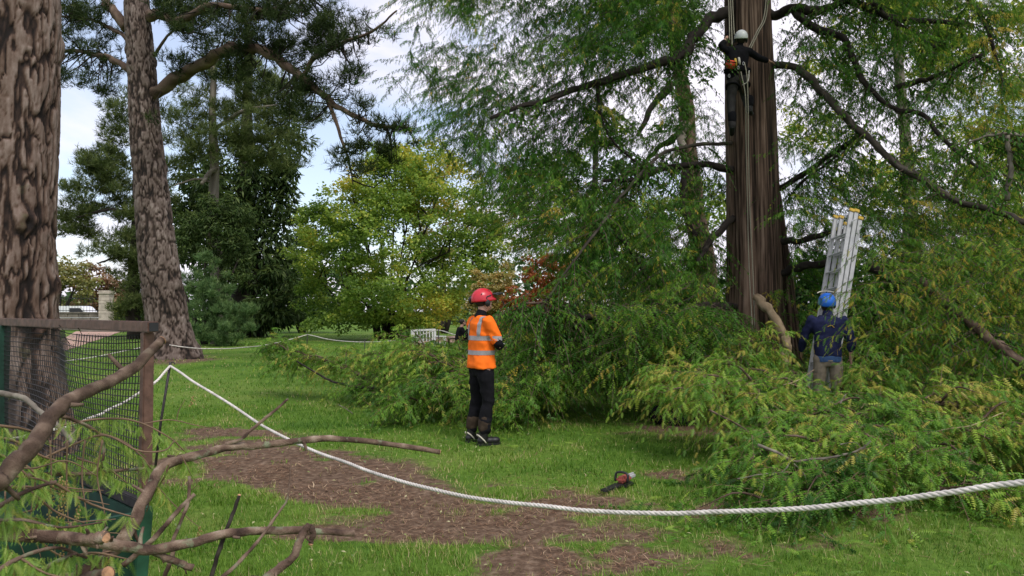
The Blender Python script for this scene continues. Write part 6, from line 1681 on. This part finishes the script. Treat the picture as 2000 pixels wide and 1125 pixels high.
lines('climbing_rope', 'pale climbing lines rising from the raised hand along the left edge of the trunk', [[(1420, -60, 13.5), (1424, 30, 13.35), (1425, 78, 13.2)], [(1424, -60, 13.5), (1428, 30, 13.35), (1430, 88, 13.15)], [(1428, -60, 13.5), (1432, 30, 13.4), (1434, 68, 13.3)]], .009)
lines('climbing_rope', 'pair of pale lines running up right from the shoulder of the climber', [[(1462, 95, 13.25), (1478, 62, 13.45), (1493, 28, 13.62), (1500, -60, 13.6)], [(1465, 97, 13.25), (1482, 62, 13.45), (1497, 28, 13.62), (1505, -60, 13.6)]], .010)
lines('climbing_rope', 'long double line hanging from the belt of the climber down the trunk', [[(1454, 122, 13.05), (1459, 150, 13.02), (1461, 200, 13.05), (1462, 300, 13.2), (1465, 420, 13.35), (1471, 540, 13.4), (1474, 640, 13.35)], [(1447, 140, 13.05), (1456, 190, 13.05), (1457, 270, 13.2), (1460, 400, 13.4), (1463, 520, 13.4), (1470, 650, 13.3)]], .009)

# ---- the groundsman by the ladder, blue helmet, seen from behind
gb_ = base_at(1616, 10.45); gb_[2] += .005
gm = thing('person', 'person in blue helmet, navy top and khaki trousers standing behind the heap by the ladder', 'person', gb_)
gm.rotation_euler = (0, 0, R(82))          # local +X (front) looks away from the camera
HCg = np.array([.03, 0, 1.655]); HFg = (.93, -.15, .32)
rR, rL = np.array([0, -.21, 1.43]), np.array([0, .21, 1.43])
e2R, e2L = np.array([-.03, -.30, 1.14]), np.array([.10, .30, 1.17])
w2R, w2L = np.array([.03, -.315, .90]), np.array([.22, .30, .98])
h2R, h2L, k2R, k2L, a2R, a2L = [np.array(q) for q in ((0, -.10, .92), (0, .10, .92), (.02, -.11, .50), (.03, .12, .50), (-.02, -.12, .1), (-.02, .13, .1))]
def man(ac, g=0):
    add3(ac, loft([(0, 0, .86, .09 + g, .14 + g), (0, 0, .93, .115 + g, .165 + g), (.005, 0, 1.08, .115 + g, .16 + g), (.005, 0, 1.22, .115 + g, .175 + g), (.0, 0, 1.35, .118 + g, .20 + g), (0, 0, 1.43, .095 + g, .185 + g), (0, 0, 1.49, .06 + g, .09 + g)]))
ac = Acc(); man(ac); add3(ac, capsule([[-.01, 0, 1.45], [0, 0, 1.52], [.015, 0, 1.6]], [.064, .058, .056])); head(ac, HCg, HFg)
for q in (([rR, e2R, w2R], [.056, .045, .030]), ([rL, e2L, w2L], [.056, .045, .030]), ([h2R, k2R, a2R], [.088, .056, .042]), ([h2L, k2L, a2L], [.088, .056, .042])): add3(ac, capsule(spline(q[0], 7), np.interp(np.linspace(0, 1, 7), [0, .5, 1], q[1])))
hand(ac, w2R, (.25, 0, -1), (0, 1, 0), .55, 1.0, -1); hand(ac, w2L, (.6, 0, -.8), (0, -1, 0), .55, 1.0, 1)
fuse(ac, 'body', M['skin'], gm, .010, 4, .25)
ac = Acc(); man(ac, .016)
for q in (([rR, e2R, e2R * .55 + w2R * .45], [.074, .066, .058]), ([rL, e2L, e2L * .15 + w2L * .85], [.074, .064, .05])): add3(ac, capsule(spline(q[0], 6), np.interp(np.linspace(0, 1, 6), [0, .5, 1], q[1])))
sh_, bv = fuse(ac, 'jersey', M['cloth_navy'], gm, .012, 4, .7, .028, 22)
# little curved emblem between the shoulders
rows = []
for k in range(14):
    t_ = k / 13; y = .035 - .09 * t_; z = 1.335 + .020 * math.sin(t_ * 3.0) - .012 * (t_ > .75)
    h = bv.ray_cast(Vector((-.6, y, z)), Vector((1, 0, 0)), 1.0)
    if h[0]: rows.append(np.array(h[0]) - [.004, 0, 0])
a = Acc(); add_tube(a, np.array(rows), .0045, 5); lchild('emblem', a, M['yellow_plastic'], sh_)
ac = Acc(); add3(ac, capsule([[-.01, 0, 1.48], [0, 0, 1.52]], [.078, .07], 18)); fuse(ac, 'collar', M['cloth_navy'], sh_, .011, 3)
ac = Acc(); add3(ac, loft([(0, 0, .84, .12, .172), (0, 0, .90, .128, .178), (0, 0, .945, .124, .174)])); fuse(ac, 'blue_waistband', M['denim'], gm, .012, 3, .7, .006, 4)
ac = Acc(); add3(ac, loft([(0, 0, .78, .09, .16), (0, 0, .86, .122, .172), (0, 0, .885, .122, .172)]))
for q in ((h2R, k2R, a2R), (h2L, k2L, a2L)): add3(ac, capsule(spline([q[0] - [0, 0, .03], q[1], q[2] + [0, 0, .03]], 8), [.10, .098, .09, .08, .076, .075, .073, .073]))
fuse(ac, 'trousers', M['cloth_khaki'], gm, .012, 5, .6, .016, 23)
for a_ in (a2R, a2L):
    ab = Acc(); as_ = Acc(); boot(ab, as_, [a_[0], a_[1], 0], (1, 0, 0)); bo, _b = fuse(ab, 'boot', M['boot'], gm, .009, 3, .5); lchild('sole', as_, M['black_plastic'], bo, False)
helmet(gm, HCg, HFg, (-.3, 0, .95), 'helmet_blue', True, .02)
f = nrm(HFg); u = nrm(np.array([-.3, 0, .95]) - f * np.dot(f, [-.3, 0, .95])); s = np.cross(u, f)
for k in (-1, 1):
    ear_cup(gm, HCg + s * k * .085 - u * .02, s * k, u, f, .042)
ac = Acc(); ac.add(*ellipsoid(HCg - f * .03 - u * .015, .085, .080, .095, f, s, u)); lchild('hair', ac, M['hair'], gm)
a = Acc(); t2 = np.linspace(R(-70), R(70), 20); add_tube(a, np.array([HCg + f * .165 * math.cos(q) + s * .135 * math.sin(q) + u * .135 for q in t2]), .007, 6); lchild('visor_frame', a, M['boot_trim'], gm)
face_bits(gm, HCg, HFg, (-.3, 0, .95))

# ---- the far man in black, sitting on a bench with his hand at his chin
sb = bench('brown bench under the seated person in black, nearly hidden by leaves', 898, 24.2, R(-72), 'cloth_brown')
b_, X_, Y_ = sb[1], sb[2], sb[3]
sp = thing('person', 'distant person in black sitting beyond the rope, hand raised to the chin', 'person', b_ + np.array([0, 0, .0]))
sp.rotation_euler = (0, 0, R(18))
HCs = np.array([.10, 0, 1.20]); HFs = (.95, .1, -.1)
def seat_torso(ac, g=0): add3(ac, capsule([[0, -.07, .53], [.0, -.08, .75], [.03, -.09, .95]], np.array([.13, .115, .10]) + g, 14)); add3(ac, capsule([[0, .07, .53], [.0, .08, .75], [.03, .09, .95]], np.array([.13, .115, .10]) + g, 14)); add3(ac, capsule([[.03, -.18, .98], [.03, .18, .98]], np.array([.07, .07]) + g, 14))
LS = [([[.0, -.1, .52], [.45, -.12, .52], [.47, -.12, .10]], [.085, .06, .042]), ([[.0, .1, .52], [.45, .13, .52], [.42, .14, .10]], [.085, .06, .042])]
AS = [([[.03, -.19, .97], [.16, -.24, .72], [.24, -.06, 1.02]], [.05, .042, .03]), ([[.03, .19, .97], [.10, .25, .70], [.32, .14, .62]], [.05, .042, .03])]
ac = Acc(); seat_torso(ac); add3(ac, capsule([[.04, 0, 1.0], [.08, 0, 1.12]], [.06, .055])); head(ac, HCs, HFs)
for p_, r_ in LS + AS: add3(ac, capsule(spline(p_, 9), np.interp(np.linspace(0, 1, 9), [0, .5, 1], r_)))
hand(ac, np.array(AS[0][0][2]), (.0, .5, .8), (-1, 0, 0), 1.0); hand(ac, np.array(AS[1][0][2]), (1, -.1, -.1), (0, 0, -1), .5)
for q in LS: ac.add(*ellipsoid(np.array(q[0][2]) + [.06, 0, -.05], .11, .036, .035))
fuse(ac, 'body', M['skin'], sp, .014, 3, .5)
ac = Acc(); seat_torso(ac, .018)
for p_, r_ in AS: add3(ac, capsule(spline([p_[0], p_[1], np.array(p_[1]) * .2 + np.array(p_[2]) * .8], 9), np.interp(np.linspace(0, 1, 9), [0, .5, 1], r_) + .02))
fuse(ac, 'jacket', M['cloth_black'], sp, .015, 4, .7, .012, 31)
ac = Acc()
for p_, r_ in LS: add3(ac, capsule(spline(p_, 9), np.interp(np.linspace(0, 1, 9), [0, .5, 1], r_) + .02))
fuse(ac, 'trousers', M['cloth_black'], sp, .015, 4, .7, .01, 32)
for q in LS: ac = Acc(); c = np.array(q[0][2]); add3(ac, capsule([c, c + [.02, 0, -.04], c + [.16, 0, -.06]], [.055, .05, .04])); fuse(ac, 'shoe', M['boot'], sp, .012, 2)
ac = Acc(); ac.add(*ellipsoid(HCs + [-.02, 0, .035], .098, .084, .092)); lchild('hair', ac, M['hair'], sp)
ac = Acc(); ac.add(*ellipsoid(HCs + [.045, 0, -.07], .055, .055, .04)); lchild('beard', ac, M['hair'], sp)

# ================================================================== small things on the grass
kb = base_at(1212, 6.65)
hw = thing('chainsaw', 'small black and faded red saw lying on the grass before the heap', 'saw', kb)
X = nrm([.30, .42, 0]); Y = np.array([-X[1], X[0], 0]); Z = np.array([0, 0, 1.])
kc = kb + np.array([0, 0, .045])
def sawbox(nm, o_, sx, sy, sz, mat, bev=.01):
    a = Acc(); add_box(a, kc + X * o_[0] + Y * o_[1] + Z * o_[2], sx, sy, sz, X, Y, Z, bev=bev); return child(nm, a, M[mat], hw)
a = Acc(); 
bl_ = np.array([[-.34, -.012], [-.33, -.03], [-.05, -.04], [-.05, .04], [-.33, .03], [-.34, .012]]); n = len(bl_)
V = np.vstack([np.array([kc + X * p[0] + Y * p[1] + Z * (-.02 + h_) for p in bl_]) for h_ in (0, .014)]); a.add(V, np.array([[j, (j + 1) % n, (j + 1) % n + n, j + n] for j in range(n)])); a.Q.append(np.array([[6, 7, 10, 11], [7, 8, 9, 10], [0, 5, 4, 1], [1, 4, 3, 2]])); child('guide_bar', a, M['black_plastic'], hw)
sawbox('housing', (.05, 0, .02), .17, .085, .055, 'saw_red', .02); sawbox('rear_grip', (.19, 0, .02), .12, .045, .05, 'aluminium', .015); sawbox('base', (.05, 0, -.03), .18, .12, .03, 'black_plastic', .01)
a = Acc(); add_tube(a, spline([kc + X * .0 + Y * .06, kc + X * .01 + Y * .05 + Z * .075, kc + X * .01 - Y * .05 + Z * .075, kc - Y * .06], 12), .011, 7); child('top_handle', a, M['black_plastic'], hw, True)
bg_ = base_at(1318, 10.35)
kb_ = thing('kit_bag', 'dark kit bag slumped on the grass under the drooping cut branch', 'bag', bg_)
ac = Acc(); add3(ac, capsule([bg_ + [-.26, 0, .13], bg_ + [0, .02, .15], bg_ + [.26, 0, .12]], [.12, .15, .12], 16)); ac.add(*ellipsoid(bg_ + [0, 0, .06], .36, .16, .09))
V_ = [q.copy() for q in ac.V]; ac.V = [q - bg_ for q in V_]; fuse(ac, 'bag_body', M['cloth_black'], kb_, .016, 4, .8, .03, 44)
for k in (-1, 1):
    a = Acc(); add_tube(a, spline([bg_ + [-.12, -.12 * k, .2], bg_ + [-.08, -.14 * k, .30], bg_ + [.08, -.14 * k, .30], bg_ + [.12, -.12 * k, .2]], 10), .012, 6); child('handle', a, M['cloth_black'], kb_, True)
lb = base_at(1255, 11); stick('dark dead stick lying on the grass left of the kit bag', [([(1262, 798, 11), (1280, 788, 11), (1296, 780, 11)], .012, .006)], 'branch_dark', 'dead sticks on the lawn')
stick('slim fallen stick in front of the left heap', [([(690, 808, 11.3), (670, 795, 11.2), (660, 790, 11.3)], .008, .004)], 'branch_grey', 'dead sticks on the lawn')

# ================================================================== grass blades, fallen needles and leaf scraps
def cone(n, d0, d1, pw=1.0, margin=.06):
    """points on the lawn in the part of it that lies before the camera"""
    y = (d0 ** pw + (d1 ** pw - d0 ** pw) * rng.random(n)) ** (1 / pw)
    x = (rng.random(n) * 2 - 1) * y * (.69 + margin)
    return x, y
gr = Acc()
for n, d0, d1, pw, h0, w0 in ((100000, 3.3, 6.5, 1.3, .048, .0030), (110000, 6.0, 12.5, 1.2, .050, .0052), (50000, 12, 26, 1.1, .052, .011), (22000, 25, 52, 1.1, .055, .022)):
    x, y = cone(n, d0, d1, pw)
    s_ = soil(x, y)
    cl = fbm(x * 1.4, y * 1.4, seed=15, oct=3); tf = fbm(x * 6, y * 6, seed=16, oct=2)
    ok = (rng.random(n) > np.clip(s_ * 1.9, 0, .985)) & (rng.random(n) < .45 + tf)
    x, y, s_, cl, tf = x[ok], y[ok], s_[ok], cl[ok], tf[ok]; n = len(x)
    z = gz(x, y) - .008
    h = h0 * rng.uniform(.5, 1.35, n) * (.55 + .9 * tf) * (1 - .5 * s_)
    a = rng.random(n) * 2 * np.pi; ln_ = h * rng.uniform(.2, 1.1, n)
    b0_ = np.stack([x, y, z], -1); wv = np.stack([np.cos(a + 1.57), np.sin(a + 1.57), 0 * a], -1) * w0 * rng.uniform(.6, 1.2, n)[:, None]
    tip = b0_ + np.stack([np.cos(a) * ln_, np.sin(a) * ln_, h], -1)
    V = np.stack([b0_ - wv, b0_ + wv, tip], 1).reshape(-1, 3)
    ti = np.clip(.02 + cl * .95 + rng.normal(size=n) * .12 + s_ * .4 + np.where(rng.random(n) < .08 + s_ * .4 + .15 * (fbm(x * .8, y * .8, seed=27, oct=2) > .6), .45, 0), 0, 1)
    gr.add(V, np.arange(n * 3).reshape(-1, 3), np.repeat(ti, 3))
tag(gr.build('grass', M['grass']), 'short green lawn grass', kind='stuff')
lt = Acc()
for n, d0, d1, l0, w0 in ((56000, 3.2, 7.5, .10, .0022), (24000, 6.5, 12, .12, .0038)):
    x, y = cone(n, d0, d1, 1.2); s_ = soil(x, y)
    ok = rng.random(n) < np.clip(s_ * 1.5, .05, 1) * np.clip((fbm(x * 1.7, y * 1.7, seed=19, oct=3) - .33) * 3.2, .06, 1); x, y = x[ok], y[ok]; n = len(x)
    a = rng.random(n) * np.pi + (fbm(x * 2, y * 2, seed=18, oct=2) - .5) * 4; l = l0 * rng.uniform(.35, 1.3, n)
    p = np.stack([x, y, gz(x, y) + rng.uniform(.0, .014, n)], -1); d = np.stack([np.cos(a), np.sin(a), rng.normal(size=n) * .12], -1)
    sd = np.stack([-np.sin(a), np.cos(a), 0 * a], -1) * w0
    bend = sd * rng.normal(size=(n, 1)) * 4
    m_ = p + d * l[:, None] * .5 + bend
    V = np.stack([p, m_ - sd, m_ + sd, p + d * l[:, None]], 1).reshape(-1, 3)
    F = (np.array([[0, 1, 2], [1, 3, 2]])[None] + (np.arange(n) * 4)[:, None, None]).reshape(-1, 3)
    lt.add(V, F, np.repeat(np.clip(rng.beta(2, 2.2, n), 0, 1), 4))
tag(lt.build('fallen_needles', M['litter']), 'brown fallen needles and dry stalks on the bare earth', kind='stuff')
sc = Acc()
for n, d0, d1, sz in ((900, 3.3, 9, .035), (500, 8, 15, .05), (420, 20, 34, .085)):
    x, y = cone(n, d0, d1, 1.1)
    if d0 == 20: ok = (fbm(x * .4, y * .4, seed=8, oct=2) > .5); x, y = x[ok], y[ok]
    n = len(x); p = np.stack([x, y, gz(x, y) + .03], -1); d = rdir(n); d[:, 2] *= .2
    place(sc, (LEAF_V, LEAF_F), p, d, np.array([0, 0, 1.]) + rng.normal(size=(n, 3)) * .3, sz * rng.uniform(.5, 1.2, n), sz * .45, rng.beta(1.5, 2, n))
x, y = (np.array([]),) * 2
tag(sc.build('leaf_scraps', M['scraps']), 'scattered leaf scraps on the lawn', kind='stuff')
# fronds that fell off while cutting
ff = Acc(); n = 420
q = rng.random(n); px = np.where(q < .6, rng.uniform(1250, 2050, n), rng.uniform(720, 1250, n)); d_ = np.where(q < .6, rng.uniform(4.2, 7.0, n), rng.uniform(8.5, 11, n))
x = (px - 1000) / FPX * d_; p = np.stack([x, d_, gz(x, d_) + rng.uniform(.02, .05, n)], -1)
d = rdir(n); d[:, 2] = .05 + .25 * rng.random(n)
place(ff, COMB9, p, d, np.array([0, 0, 1.]) + rng.normal(size=(n, 3)) * .4, .12 * rng.uniform(.6, 1.2, n), .04, rng.beta(2, 2, n))
tag(ff.build('fallen_fronds', M['redwood_cut']), 'loose redwood fronds strewn over the grass', kind='stuff')
# a few taller weeds in the foreground turf
